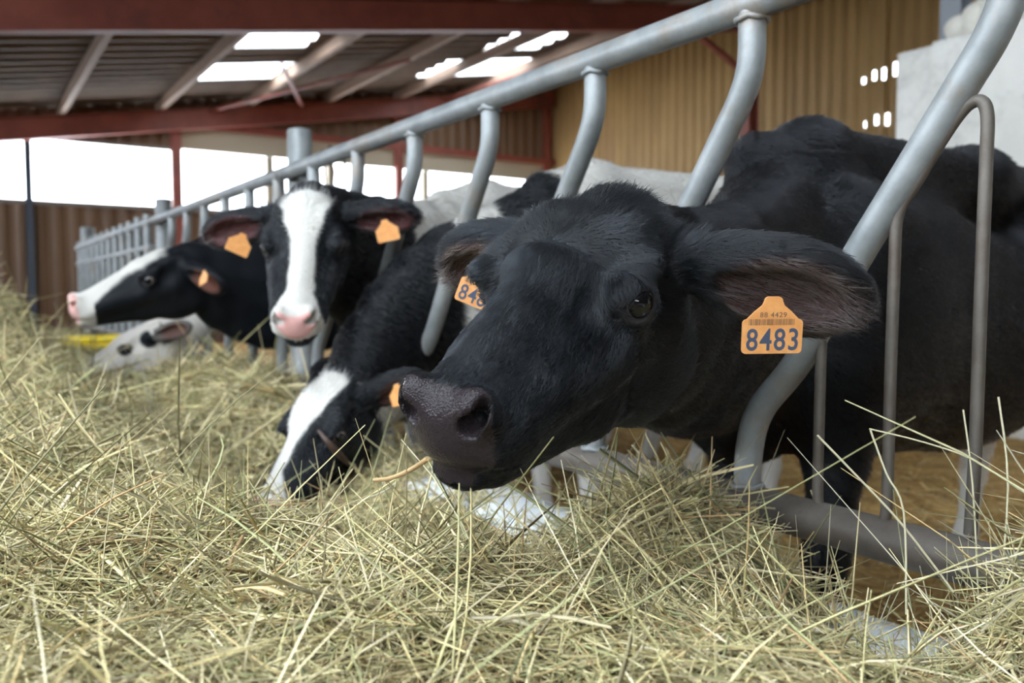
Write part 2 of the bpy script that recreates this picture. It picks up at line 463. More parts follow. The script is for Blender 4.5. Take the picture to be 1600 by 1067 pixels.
def barn():
    # ground
    g = MB(); g.ebox(E_OPEN - 14, E_SIDE + .2, D_BACK, D_END + .2, -.2, 0)
    wall_prop(g.build('floor', M_FLOOR))
    # far end wall (perpendicular to the fence), clad in strips around an open window band
    pos = lambda u, z: W(u, D_END, z)
    top = lambda u: roof_z(u) - .28
    zb, zt = 2.35, 3.36
    wins = [(-9, -6.0), (-5.9, -3.0), (-2.9, .05), (.15, 1.02), (1.12, 3.16), (3.34, 5.35)]
    nr = -D3
    cells = [(-9.0, E_SIDE, .0, zb)]
    gaps = []
    for (px, py) in ((82, 173), (235, 164), (308, 162), (366, 159), (480, 155), (588, 149), (682, 144)):
        r_ = FR.T @ ray(px, py); gaps.append((r_[0] * D_END / r_[1], HC + r_[2] * D_END / r_[1]))
    lo_ = lambda u: roof_z(u) - .34
    for a_, b_, z_ in ((-9.0, 3.25, zt), (3.25, E_SIDE, zt + .42)):
        cells.append((a_, b_, z_, lo_)); cur = a_
        for (gu, gz) in gaps:
            if a_ < gu < b_: cells.append((cur, gu - .055, lo_, roof_z)); cells.append((gu - .055, gu + .055, lambda u: roof_z(u) - .16, roof_z)); cur = gu + .055
        cells.append((cur, b_, lo_, roof_z))
    cells += [(10.6, E_SIDE, zb, zt + .42)]
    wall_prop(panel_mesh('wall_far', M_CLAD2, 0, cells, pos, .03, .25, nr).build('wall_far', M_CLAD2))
    # red frame members of the end wall
    f = MB()
    for u in (-6.0, -2.95, 3.15, 7.3, 10.9):
        f.beam(W(u, D_END - .10, 0), W(u, D_END - .10, roof_z(u) - .3), .11, .16, up=E3)
    wall_prop(f.build('trim_end_posts', M_STEEL))
    f = MB(); f.beam(W(.97, D_END - .08, 0), W(.97, D_END - .08, zt + .09), .09, .1, up=E3)
    wall_prop(f.build('trim_dark_post', mat('dark_blue_steel', (.05, .06, .08), .5)))
    f = MB(); f.beam(W(-9, D_END - .06, zb + .0), W(E_SIDE, D_END - .06, zb + .0), .06, .07)
    f.beam(W(-9, D_END - .06, zt), W(3.2, D_END - .06, zt), .05, .06)
    wall_prop(f.build('trim_window_rails', mat('weathered_rail', (.20, .17, .15), .7)))
    f = MB(); f.beam(W(3.3, D_END - .12, zt + .44), W(E_SIDE, D_END - .12, zt + .44), .08, .12)
    wall_prop(f.build('trim_red_rail', M_STEEL))
    f = MB(); f.ebox(3.15, E_SIDE, D_END - .05, D_END + .02, zt + .02, zt + .40)
    wall_prop(f.build('trim_fascia_boards', mat('pale_boards', (.42, .36, .27), .8)))
    f = MB()
    for u in (4.75, 5.9, 7.9, 9.3): f.beam(W(u, D_END - .05, zb), W(u, D_END - .05, zt), .12, .12, up=E3)
    wall_prop(f.build('trim_window_posts', mat('pale_post', (.33, .27, .19), .8)))
    # tall side wall behind the cows
    pos2 = lambda u, z: W(E_SIDE, u, z)
    holes = []
    wall = [(D_BACK, D_END, 1.2, roof_z(E_SIDE) + .0)]
    # two clusters of small broken slots through the sheet
    def slot_rects():
        cl = [on_e(1375, 118, E_SIDE), on_e(1378, 188, E_SIDE)]
        out = []
        for ci, c in enumerate(cl):
            for j in range(4 - ci):
                du = .17 * (j - 1.5); out.append((c[1] - du, c[2] + [(-.02), .02, .0, .03][j], [.08, .13, .16, .18][j]))
        return out
    sl = sorted(slot_rects())
    cells = []; cur = D_BACK; groups = {}
    for (u, z, h) in sl: groups.setdefault(round(u, 2), []).append((z, h))
    ztop = roof_z(E_SIDE)
    for u in sorted(groups):
        cells.append((cur, u - .022, 1.2, ztop)); zz = 1.2
        for (z, h) in sorted(groups[u]):
            cells.append((u - .022, u + .022, zz, z - h / 2)); zz = z + h / 2
        cells.append((u - .022, u + .022, zz, ztop)); cur = u + .022
    cells.append((cur, D_END, 1.2, ztop))
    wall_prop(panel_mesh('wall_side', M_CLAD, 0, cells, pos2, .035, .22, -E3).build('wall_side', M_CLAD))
    f = MB(); f.ebox(E_SIDE - .08, E_SIDE + .12, D_BACK, D_END, 0, 1.2)
    wall_prop(f.build('wall_side_base', M_CONC))
    # rear gable far behind the camera
    f = MB(); f.add([W(E_OPEN, D_BACK, 0), W(E_SIDE, D_BACK, 0), W(E_SIDE, D_BACK, roof_z(E_SIDE)), W(E_OPEN, D_BACK, roof_z(E_OPEN))], [(0, 1, 2, 3)])
    wall_prop(f.build('wall_rear', M_CLAD2))
    f = MB(); f.ebox(E_OPEN - .1, E_OPEN, D_BACK, D_END, 0, 1.75)  # unseen wall, added and sized to block low light from the open side
    wall_prop(f.build('wall_alley_light_block', M_CLAD2))
    # roof: corrugated sheet along the slope with skylight gaps
    sky = []                                     # (e0,e1,d0,d1)
    def rp(px, py):
        r = ray(px, py); n_ = np.array([-SL, 0, 1.0]); rr = FR.T @ r; o = np.array([0, 0, HC])
        t = (3.72 - .59 * SL - o @ n_) / (rr @ n_); return (o + rr * t)
    for (x0, y0, x1, y1) in ((352, 54, 488, 76), (298, 99, 440, 124), (680, 96, 800, 118), (780, 56, 862, 77)):
        a = rp(x0, (y0 + y1) / 2); b = rp(x1, (y0 + y1) / 2); c = rp((x0 + x1) / 2, y0); d = rp((x0 + x1) / 2, y1)
        em, dm = (a[0] + b[0]) / 2, (c[1] + d[1]) / 2
        he = abs(b[0] - a[0]) / 2; hd = abs(d[1] - c[1]) / 2
        sky.append((em - he, em + he, dm - hd, dm + hd))
    print('skylights', [[round(float(q), 2) for q in s_] for s_ in sky])
    amp, pitch = .05, .35
    for a_ in (-2.6, -1.1): sky.append((a_, a_ + .95, -1.8, 2.6))  # unseen skylights over the alley, added for top light on hay and heads
    sky.append((2.9, 3.5, -1.2, 2.4))  # unseen skylight over the pen, added to brighten backs and straw
    es = sorted(set([E_OPEN - .5, E_SIDE + .4] + [x for s_ in sky for x in s_[:2]]))
    nd_ = int((D_END + .5 - D_BACK) / (pitch / 4)); ds = np.linspace(D_BACK, D_END + .5, nd_ + 1)
    mb = MB(); mg = [MB() for _ in sky]
    for i in range(nd_):
        k0 = [0, 1, 1, 0][i % 4] * amp; k1 = [0, 1, 1, 0][(i + 1) % 4] * amp; dm = (ds[i] + ds[i + 1]) / 2
        for j in range(len(es) - 1):
            em = (es[j] + es[j + 1]) / 2; tgt = mb
            for q, s_ in enumerate(sky):
                if s_[0] < em < s_[1] and s_[2] < dm < s_[3]: tgt = mg[q]
            e0, e1 = es[j], es[j + 1]
            tgt.add([W(e0, ds[i], roof_z(e0) + k0), W(e1, ds[i], roof_z(e1) + k0), W(e1, ds[i + 1], roof_z(e1) + k1), W(e0, ds[i + 1], roof_z(e0) + k1)], [(0, 1, 2, 3)])
    wall_prop(mb.build('ceiling', M_ROOF))
    tm = mat('skylight_sheet', (.85, .9, .88), .3); b = tm.node_tree.nodes['Principled BSDF']
    out = [n for n in tm.node_tree.nodes if n.type == 'OUTPUT_MATERIAL'][0]
    tr = nd(tm, 'ShaderNodeBsdfTranslucent'); tr.inputs[0].default_value = (.95, .98, .97, 1); tp = nd(tm, 'ShaderNodeBsdfTransparent'); ms = nd(tm, 'ShaderNodeMixShader', i_0=.5)
    lk(tm, tr.outputs[0], ms.inputs[1]); lk(tm, tp.outputs[0], ms.inputs[2]); lk(tm, ms.outputs[0], out.inputs[0])
    for q, m_ in enumerate(mg):
        if m_.v: wall_prop(m_.build('window_%d' % (q + 1), tm))
    # portal frames (rafters) and purlins
    def rafter(d, name, e1=E_SIDE - .1):
        f = MB(); dz = .18
        f.beam(W(E_OPEN, d, roof_z(E_OPEN) - .16 - dz), W(e1, d, roof_z(e1) - .16 - dz), .15, .34, ibeam=True)
        o = f.build('rafter', M_STEEL); return tag(o, name, 'roof beam', None)
    global RAF
    a = np.array([0, 0, HC]); 
    r = FR.T @ ray(400, 50)
    # near rafter: its underside projects to y=50 at x=400
    best = min(np.arange(1, 14, .02), key=lambda dd: abs((HC + r[2] * dd / r[1]) - (roof_z(r[0] * dd / r[1]) - .51)))
    print('near rafter d', best)
    rafter(best, 'long red steel roof beam crossing the top of the photo', 9.85)
    f = MB(); f.beam(W(9.9, best, 0), W(9.9, best, roof_z(9.9) - .2), .16, .22, up=E3, ibeam=True)
    tag(f.build('steel_column', M_STEEL), 'red brown steel column before the yellow wall, mostly hidden by a bent bar', 'column')
    f = MB(); f.beam(W(8.7, best, roof_z(8.7) - .5), W(9.82, best, roof_z(9.9) - 1.15), .07, .07)
    tag(f.build('knee_brace', M_STEEL), 'short reddish knee brace between long roof beam and its column', 'brace')
    rafter(D_END - .25, 'lower red steel roof beam along the far end wall above the windows')
    pe = [rp(155, 55)[0], rp(355, 57)[0], rp(530, 57)[0]]
    print('purlins e', pe)
    sp = pe[1] - pe[0]
    k = 0; e = pe[0] - sp
    ORD = ['beyond the left edge of the photo', 'first from the left, left of all skylights', 'second from the left, along the left edge of the twin skylights', 'third from the left, at the right end of the twin skylights', 'fourth from the left', 'fifth from the left, beside the right-hand skylights', 'sixth from the left, near the yellow wall', 'next to the yellow wall top', 'above the yellow wall']
    while e < E_SIDE - .3:
        f = MB(); f.beam(W(e, D_BACK + .05, roof_z(e) - .09), W(e, D_END - .06, roof_z(e) - .09), .075, .17, up=(0, 0, 1))
        o = f.build('purlin', M_PURLIN); 
        tag(o, 'brown roof purlin, ' + ORD[min(k, 8)], 'purlin', 'purlins under the barn roof')
        e += sp; k += 1
    # wind bracing
    for (p0, p1, lab) in (((300, 160), (640, 70), 'thin diagonal brace rod crossing the purlins beyond the skylights'), ((480, 165), (440, 75), 'short pale brace rod hanging beside the skylights'), ((640, 155), (850, 85), 'reddish diagonal brace under the right-hand skylights')):
        a = rp(*p0); b = rp(*p1); f = MB()
        f.tube([FR @ (a - [0, 0, .22]), FR @ (b - [0, 0, .22])], .03, 8)
        tag(f.build('brace_rod', M_STEEL), lab, 'brace')
    # concrete panel at the right
    e_p = 5.2
    a = on_e(1402, 84, e_p); f = MB()
    hgt = a[2]
    f.ebox(e_p, e_p + .14, a[1] - 6.5, a[1], 0, hgt)
    o = f.build('wall_right', M_CONC, bevel=.01); wall_prop(o)
    b = on_e(1447, 40, e_p - .12)
    f = MB(); f.beam(W(e_p + .4, b[1] + .1, 0), W(e_p + .4, b[1] + .1, roof_z(e_p + .4)), .14, .14, up=E3, ibeam=True)
    wall_prop(f.build('trim_steel_post', mat('grey_steel_post', (.22, .23, .25), .5, .3)))
    for i, (px, py, r_) in enumerate(((1500, 46, .11), (1536, 34, .15), (1582, 16, .22))):  # pale lumps stand in for debris of unknown kind
        q = on_e(px, py, e_p + .35); bm = bmesh.new(); bmesh.ops.create_icosphere(bm, subdivisions=4, radius=r_)
        for v in bm.verts:
            k_ = v.co * 9; v.co *= 1 + .12 * math.sin(k_.x * 1.3 + i) * math.cos(k_.y) + .07 * math.sin(k_.z * 2.2 + k_.x); v.co.z *= .8
        me = bpy.data.meshes.new('pale_debris'); bm.to_mesh(me); bm.free(); me.materials.append(M_DEBRIS)
        for p_ in me.polygons: p_.use_smooth = True
        o = link('pale_debris', me); o.location = W(*q); tag(o, ['smallest', 'middle', 'largest'][i] + ' pale lumpy sack on top of the concrete panel', 'debris')
    f = MB(); f.ebox(e_p + .15, e_p + .75, on_e(1600, 40, e_p)[1] - 2.5, on_e(1484, 40, e_p + .35)[1], 0, on_e(1500, 46, e_p + .35)[2] - .10)
    wall_prop(f.build('wall_ledge', M_CONC))
    return hgt
barn()

# straw bedding the cows stand in
def bedding():
    bm_v = []; e = np.linspace(FE + .12, E_SIDE - .1, 70); d = np.linspace(-3, D_END - .2, 110)
    Eg, Dg = np.meshgrid(e, d, indexing='ij'); P = np.stack([Eg.ravel(), Dg.ravel(), 0 * Eg.ravel()], 1)
    z = .09 + .035 * fbm(P, 3, 11)
    P[:, 2] = np.maximum(z, .03); Wd = P @ FR.T; n = len(d)
    fs = [(i * n + j, (i + 1) * n + j, (i + 1) * n + j + 1, i * n + j + 1) for i in range(len(e) - 1) for j in range(n - 1)]
    mb = MB(); mb.add(Wd, fs, True)
    o = mb.build('straw_bedding', M_STRAW); tag(o, 'golden brown straw bedding covering the pen behind the fence', 'straw', kind='stuff')
bedding()

# ------------------------------------------------------------------ the feeding fence
def galv(name, rusty=0.):
    m = noise_mat(name, (.20, .21, .212), (.31, .32, .32), 9, (.38, .58), .25, metal=.35, c3=(.25 - .03 * rusty, .20 - .02 * rusty, .16), bscale=140, bdist=.002)
    return m
M_GALV = galv('galvanised_steel'); M_GALV2 = noise_mat('worn_brown_steel', (.085, .070, .058), (.13, .11, .092), 12, (.45, .65), .3, metal=.3, c3=(.08, .055, .04), bscale=120, bdist=.002)
SPC, TOPZ, BOTZ, D0 = .42, 1.44, .58, .559
SPRO = [(0, 1.425), (0, 1.345), (.018, 1.29), (.062, 1.222), (.141, 1.105), (.215, .995), (.308, .842), (.386, .749), (.410, .675), (.413, .59)]
def smooth_path(p, n=6):
    p = [np.array(q, float) for q in p]; out = []
    for i in range(len(p) - 1):
        a = p[max(i - 1, 0)]; b = p[i]; c = p[i + 1]; d = p[min(i + 2, len(p) - 1)]
        for k in range(n):
            t = k / n
            out.append(.5 * ((2 * b) + (-a + c) * t + (2 * a - 5 * b + 4 * c - d) * t * t + (-a + 3 * b - 3 * c + d) * t ** 3))
    out.append(p[-1]); return out
def weld(mb, p, ax, r):
    "a lumpy bead where two tubes meet"
    u = np.cross(ax, [.3, .5, .8]); u /= np.linalg.norm(u); w = np.cross(ax, u); pts = []
    for k in range(21):
        a = 2 * math.pi * k / 20; pts.append(p + (u * math.cos(a) + w * math.sin(a)) * r + ax * .002 * math.sin(5 * a))
    mb.tube(pts, .005, 8, False)
def fence_section(d0, d1, bars, label, straight=False, two_rails=False):
    root = empty('feeding_fence', W(FE, (d0 + d1) / 2, .45)); tag(root, label, 'feed fence', None)
    m = MB(); m.tube([W(FE, d0, TOPZ), W(FE, d1, TOPZ)], .028, 24); m.build('top_rail', M_GALV, root)
    if two_rails:
        m = MB(); m.tube([W(FE, d0, TOPZ - .18), W(FE, d1, TOPZ - .18)], .024, 16); m.build('middle_rail', M_GALV, root)
    m = MB(); m.tube([W(FE, d0, BOTZ), W(FE, d1, BOTZ)], .033, 24); m.build('bottom_rail', M_GALV2, root)
    for b in bars:
        m = MB(); pr = SPRO if not straight else [(0, 1.5), (0, 1.0), (.05, .8), (.05, .59)]
        pts = [W(FE, b + x, z) for x, z in smooth_path(pr)]
        m.tube(pts, .0235 if not straight else .03, 20)
        if b < 2.5:
            weld(m, W(FE, b, 1.412), np.array([0, 0, 1.]), .026); weld(m, W(FE, b + .413, .612), np.array([0, 0, 1.]), .026)
        m.build('bar', M_GALV, root)
    return root
k_all = [D0 + i * SPC for i in range(0, 28)]
near = fence_section(-.9, 3.43, [x for x in k_all if x < 3.3], 'near run of galvanised feeding fence with S-bent bars and thin inner rods')
mid = fence_section(3.45, 6.22, [x for x in k_all if 3.45 < x < 5.95], 'middle run of galvanised feeding fence between the round post and the next post')
far = fence_section(6.25, 10.6, [6.4 + i * .36 for i in range(12)], 'farthest run of feeding fence with close straight bars and two rails', True, True)
# thin bent rods in the nearest opening
def rod_path(pxs): return [W(FE - .0, *on_e(x, y)[1:]) for x, y in pxs]
def smooth3(pts, n=6): return smooth_path(pts, n)
m = MB()
m.tube(smooth3(rod_path([(1516, 835), (1524, 700), (1533, 450), (1541, 250), (1543, 185), (1536, 160), (1520, 160), (1500, 178), (1470, 222), (1432, 285), (1412, 315), (1401, 345), (1398, 400), (1391, 600), (1386, 780), (1380, 815), (1365, 829), (1320, 815), (1290, 800), (1279, 785), (1278, 740), (1281, 620), (1284, 520), (1286, 470)])), .0085, 12, True)
m.build('inner_rod', M_GALV2, near)
# lifted lever bar hanging beside the third cow
# posts
def post(d, ztop, r, label):
    root = empty('fence_post', W(FE + .075, d, 0)); tag(root, label, 'post', None)
    m = MB(); m.tube([W(FE + .075, d, 0), W(FE + .075, d, ztop - .01), W(FE + .075, d, ztop)], [r, r, r - .006], 32); m.build('shaft', M_GALV, root)
    for z in (TOPZ, BOTZ):
        if z < ztop:
            m = MB()
            pts = [W(FE + .075 + (r + .006) * math.cos(a), d + (r + .006) * math.sin(a), z) for a in np.linspace(0, 2 * math.pi, 25)]
            m.tube(pts, .009, 8, False); m.tube([W(FE - .03, d - .02, z), W(FE + .03, d - .02, z)], .012, 10)
            m.build('clamp', M_GALV, root)
    return root
post(3.44, 1.63, .052, 'thick round galvanised post rising above the rail behind the white-faced cow')
post(6.235, 1.60, .055, 'short galvanised post at the joint between middle and farthest fence runs')
post(10.3, 1.66, .07, 'galvanised post at the far end of the fence, with a flat top')
# strings and hooks hanging by the thick post
M_TWINE = mat('dark_twine', (.06, .055, .05), .8)
for i, (px, y0, y1) in enumerate(((498, 262, 300), (508, 256, 330), (520, 250, 322), (538, 246, 322), (428, 285, 325), (444, 283, 322))):
    q = on_e(px, y0, FE + .04); q2 = on_e(px + 2, y1, FE + .04); m = MB()
    r_ = random.Random(i); n = 9
    pts = [FR @ (q * (1 - k / n) + q2 * (k / n) + np.array([0, .006 * r_.uniform(-1, 1), 0])) for k in range(n + 1)]
    loop = [W(FE + .03, q[1] + .03 * math.cos(a), q[2] + .02 + .03 * math.sin(a)) for a in np.linspace(0, 5.5, 14)]
    m.tube(loop[::-1] + pts, .0045, 6)
    tag(m.build('hanging_twine', M_TWINE), 'dark twine loop on the top rail, ' + ['first', 'second', 'third', 'fourth', 'outer', 'inner'][i] + (' right of the round post' if i < 4 else ' left of the round post'), 'twine', 'twine loops on the rail')

# white-painted concrete kerb under the fence
M_KERB = noise_mat('white_chipped_paint', (.66, .68, .70), (.74, .76, .78), 7, (.6, .8), .35, c3=(.40, .38, .35), bscale=40, lo=.2)
mb = MB(); n = 90; dd = np.linspace(-1.2, 11.4, n + 1)
prof = [(.965, .0), (.962, .42), (.972, .445), (1.0, .452), (1.09, .452), (1.125, .440), (1.20, .435), (1.21, 0.)]
vs = []
for i, d in enumerate(dd):
    for j, (e, z) in enumerate(prof):
        w = .006 * math.sin(d * 23 + j) + .004 * math.sin(d * 61 + 2 * j)
        vs.append(W(e + w, d, max(0, z + (w if 0 < j < 7 else 0))))
k = len(prof)
mb.add(vs, [(i * k + j, i * k + j + 1, (i + 1) * k + j + 1, (i + 1) * k + j) for i in range(n) for j in range(k - 1)], True)
kerb = mb.build('feed_kerb', M_KERB); tag(kerb, 'white-painted chipped concrete kerb under the feeding fence', 'kerb', kind='structure')

# yellow tubes lying beyond the hay at the far left
M_YEL = mat('yellow_paint', (.85, .62, .02), .4)
for (p, q, lab) in (((96, 533), (168, 528), 'upper of the two bright yellow tubes beyond the hay pile'), ((104, 543), (158, 542), 'lower of the two bright yellow tubes beyond the hay pile')):
    a = at(p[0] - 6, p[1], 6.2); b = at(q[0] + 40, q[1], 6.2); m = MB(); m.tube([a, b], .034, 16)
    tag(m.build('yellow_tube', M_YEL), lab, 'tube', None)

# ------------------------------------------------------------------ coat materials
def coat_material():
    m = mat('cow_hide', (.02, .02, .02), .55); b = m.node_tree.nodes['Principled BSDF']
    a = nd(m, 'ShaderNodeAttribute', attribute_name='hide'); lk(m, a.outputs['Color'], b.inputs['Base Color'])
    # alpha of the attribute: bare wet skin
    mr = nd(m, 'ShaderNodeMapRange'); mr.inputs[3].default_value = .55; mr.inputs[4].default_value = .11
    lk(m, a.outputs['Alpha'], mr.inputs[0]); lk(m, mr.outputs[0], b.inputs['Roughness'])
    tc = nd(m, 'ShaderNodeTexCoord')
    v = nd(m, 'ShaderNodeTexVoronoi', i_Scale=420.0); lk(m, tc.outputs['Object'], v.inputs['Vector'])
    n = nd(m, 'ShaderNodeTexNoise', i_Scale=160.0, i_Detail=3.0); lk(m, tc.outputs['Object'], n.inputs[0])
    mx = nd(m, 'ShaderNodeMix', data_type='FLOAT'); lk(m, a.outputs['Alpha'], mx.inputs[0]); lk(m, n.outputs[0], mx.inputs[2]); lk(m, v.outputs['Distance'], mx.inputs[3])
    bp = nd(m, 'ShaderNodeBump', i_Strength=.6, i_Distance=.0012); lk(m, mx.outputs[0], bp.inputs['Height']); lk(m, bp.outputs[0], b.inputs['Normal'])
    b.inputs['Specular IOR Level'].default_value = .15; b.inputs['Sheen Weight'].default_value = .02; b.inputs['Sheen Roughness'].default_value = .4
    b.inputs['Sheen Tint'].default_value = (.7, .8, 1, 1)
    return m
M_HIDE = coat_material()
def hair_material():
    m = bpy.data.materials.new('cow_coat_hair'); m.use_nodes = True
    nt = m.node_tree; nt.nodes.clear()
    out = nt.nodes.new('ShaderNodeOutputMaterial'); h = nt.nodes.new('ShaderNodeBsdfHairPrincipled')
    h.parametrization = 'COLOR'
    a = nd(m, 'ShaderNodeAttribute', attribute_name='tone'); lk(m, a.outputs['Color'], h.inputs['Color'])
    h.inputs['Roughness'].default_value = .30; h.inputs['IOR'].default_value = 1.38; h.inputs['Radial Roughness'].default_value = .5
    h.inputs['Random Roughness'].default_value = .3
    lk(m, h.outputs[0], out.inputs[0])
    return m
M_HAIR = hair_material()
M_EYE = None
def eye_material():
    m = mat('cow_eye', (.01, .006, .005), .04, 0, .3); b = m.node_tree.nodes['Principled BSDF']
    tc = nd(m, 'ShaderNodeTexCoord'); sp = nd(m, 'ShaderNodeSeparateXYZ'); lk(m, tc.outputs['Object'], sp.inputs[0])
    r = nd(m, 'ShaderNodeValToRGB'); e = r.color_ramp.elements
    # local z is the eye axis scaled to 1 at the cornea
    e[0].position = .55; e[0].color = (.30, .23, .20, 1); e[1].position = .62; e[1].color = (.006, .006, .009, 1)
    x = e.new(.90); x.color = (.006, .007, .010, 1); x = e.new(.94); x.color = (.002, .003, .004, 1)
    dv = nd(m, 'ShaderNodeMath', operation='DIVIDE'); lk(m, sp.outputs[2], dv.inputs[0]); dv.inputs[1].default_value = .0205
    lk(m, dv.outputs[0], r.inputs[0]); lk(m, r.outputs[0], b.inputs['Base Color'])
    b.inputs['Coat Weight'].default_value = .6; b.inputs['Coat Roughness'].default_value = .02
    return m
M_EYE = eye_material()
M_TAG = noise_mat('orange_plastic_tag', (.66, .27, .075), (.74, .35, .12), 60, (.4, .55), .05, c3=(.62, .24, .06))
M_PRINT = mat('tag_print', (.05, .065, .11), .6)
M_PRINT2 = mat('tag_small_print', (.16, .09, .05), .6)

def hair_object(name, roots, dirs, length, radius, tone, parent, seg=4, curl=.25, bend=None):
    "one curves object; dirs unit vectors, bend pulls the tips (all world coordinates)"
    n = len(roots); hc = bpy.data.hair_curves.new(name)
    hc.add_curves([seg] * n)
    t = np.linspace(0, 1, seg)[None, :, None]
    L = length[:, None, None]
    b = np.zeros_like(dirs) if bend is None else bend
    pts = roots[:, None, :] + dirs[:, None, :] * L * t + b[:, None, :] * L * t * t * .6
    w = rng.normal(size=(n, 1, 3)) * L * curl
    pts = pts + w * t * t
    pts = pts - np.array(parent.matrix_world.translation)
    hc.attributes['position'].data.foreach_set('vector', pts.astype(np.float32).ravel())
    ra = hc.attributes.get('radius') or hc.attributes.new('radius', 'FLOAT', 'POINT')
    rr = np.broadcast_to(np.array(radius).reshape(-1, 1) * np.linspace(1, .25, seg)[None, :], (n, seg))
    ra.data.foreach_set('value', rr.astype(np.float32).ravel())
    ca = hc.attributes.new('tone', 'FLOAT_COLOR', 'CURVE')
    ca.data.foreach_set('color', np.concatenate([tone, np.ones((n, 1))], 1).astype(np.float32).ravel())
    hc.materials.append(M_HAIR)
    o = bpy.data.objects.new(name, hc); scene.collection.objects.link(o); o.parent = parent
    return o

def make_tag(cow, c, right, up, size, big, small=None, hide_print=False):
    "ear tag: plate with a tapering neck, stud, printed number; c = centre of the plate, world axes"
    r = np.array(right, float); r /= np.linalg.norm(r); u = np.array(up, float); u -= r * (u @ r); u /= np.linalg.norm(u)
    nrm = np.cross(r, u); c = np.array(c, float)
    s = size                                          # plate width
    half = s / 2; hh = s * .30
    out = []
    def corner(cx, cy, rad, a0):
        for k in range(5):
            a = math.radians(a0 + k * 22.5); out.append((cx + rad * math.cos(a), cy + rad * math.sin(a)))
    rr = s * .07
    corner(half - rr, hh - rr - s * .03, rr, 0)
    out += [(half * .60, hh + s * .10), (half * .36, hh + s * .20)]
    corner(half * .30 - rr, hh + s * .34 - rr, rr, 0)
    corner(-half * .30 + rr, hh + s * .34 - rr, rr, 90)
    out += [(-half * .36, hh + s * .20), (-half * .60, hh + s * .10)]
    corner(-half + rr, hh - rr - s * .03, rr, 90)
    corner(-half + rr, -hh + rr, rr, 180); corner(half - rr, -hh + rr, rr, 270)
    m = MB(); n = len(out); th = s * .022
    f = [c + r * x + u * y + nrm * th for x, y in out]; b = [c + r * x + u * y - nrm * th for x, y in out]
    m.add(f + b, [tuple(range(n)), tuple(range(n, 2 * n))[::-1]] + [(k, n + k, n + (k + 1) % n, (k + 1) % n) for k in range(n)])
    t = m.build('ear_tag', M_TAG, cow)
    st = MB(); q = c + u * (hh + s * .21)
    st.tube([q - nrm * th * 3, q + nrm * th * 2.2, q + nrm * th * 3.2], [s * .11, s * .11, s * .06], 20)
    st.build('tag_stud', M_TAG, t)
    def text(body, w, h, y, name, mt, wx=0):
        cu = bpy.data.curves.new(name, 'FONT'); cu.body = body; cu.align_x = 'CENTER'; cu.align_y = 'CENTER'
        cu.size = 1; cu.extrude = .01; cu.offset = .012 if h > s * .2 else 0; cu.resolution_u = 4; cu.space_character = 1.12
        cu.materials.append(mt)
        o = bpy.data.objects.new(name, cu); scene.collection.objects.link(o)
        bpy.context.view_layer.update()
        dx, dy = max(o.dimensions.x, 1e-3), max(o.dimensions.y, 1e-3)
        me = bpy.data.meshes.new_from_object(o); bpy.data.objects.remove(o)
        v = np.zeros(len(me.vertices) * 3); me.vertices.foreach_get('co', v); v = v.reshape(-1, 3)
        v[:, 0] -= (v[:, 0].max() + v[:, 0].min()) / 2; v[:, 1] -= (v[:, 1].max() + v[:, 1].min()) / 2
        P = c + r * (v[:, :1] * w / dx + wx) + u * (v[:, 1:2] * h / dy + y) + nrm * (th + .0003 + v[:, 2:3] * .02)
        P -= np.array(t.matrix_world.translation) if False else np.array(cow.matrix_world.translation)
        me.vertices.foreach_set('co', P.ravel()); me.update()
        oo = bpy.data.objects.new(name, me); scene.collection.objects.link(oo); oo.parent = t
    if big == 'blur':                                # too blurred in the photo to read: faint strokes only
        bl = MB()
        for k_, (w_, h_) in enumerate(((.06, .22), (.05, .18), (.07, .20), (.05, .19))):
            bl.box(c + r * s * (-.27 + .18 * k_) + u * s * (-.06 + .02 * (k_ % 2)) + nrm * (th + .0002), (s * w_ * .5, s * h_ * .5, .0003), np.stack([r, u, nrm], 1))
        bl.build('faded_print', M_PRINT2, t)
    elif big: text(big, s * .86, s * .37, -hh + s * .235, 'tag_number', M_PRINT)
    if small:
        text(small, s * .44, s * .085, hh + s * .045, 'small_number', M_PRINT2)
        bc = MB(); rb = random.Random(3); x = -.40 * s
        while x < .36 * s:
            w = s * rb.choice([.004, .008, .012])
            bc.box(c + r * (x + w / 2) + u * (hh - s * .075) + nrm * (th + .0002), (w / 2, s * .05, .0003), np.stack([r, u, nrm], 1)); x += w + s * rb.choice([.010, .014, .02])
        bc.build('tag_bars', M_PRINT2, t)
    return t

def set_hide(me, col, alpha):
    a = me.attributes.new('hide', 'FLOAT_COLOR', 'POINT')
    a.data.foreach_set('color', np.concatenate([col, alpha[:, None]], 1).astype(np.float32).ravel())

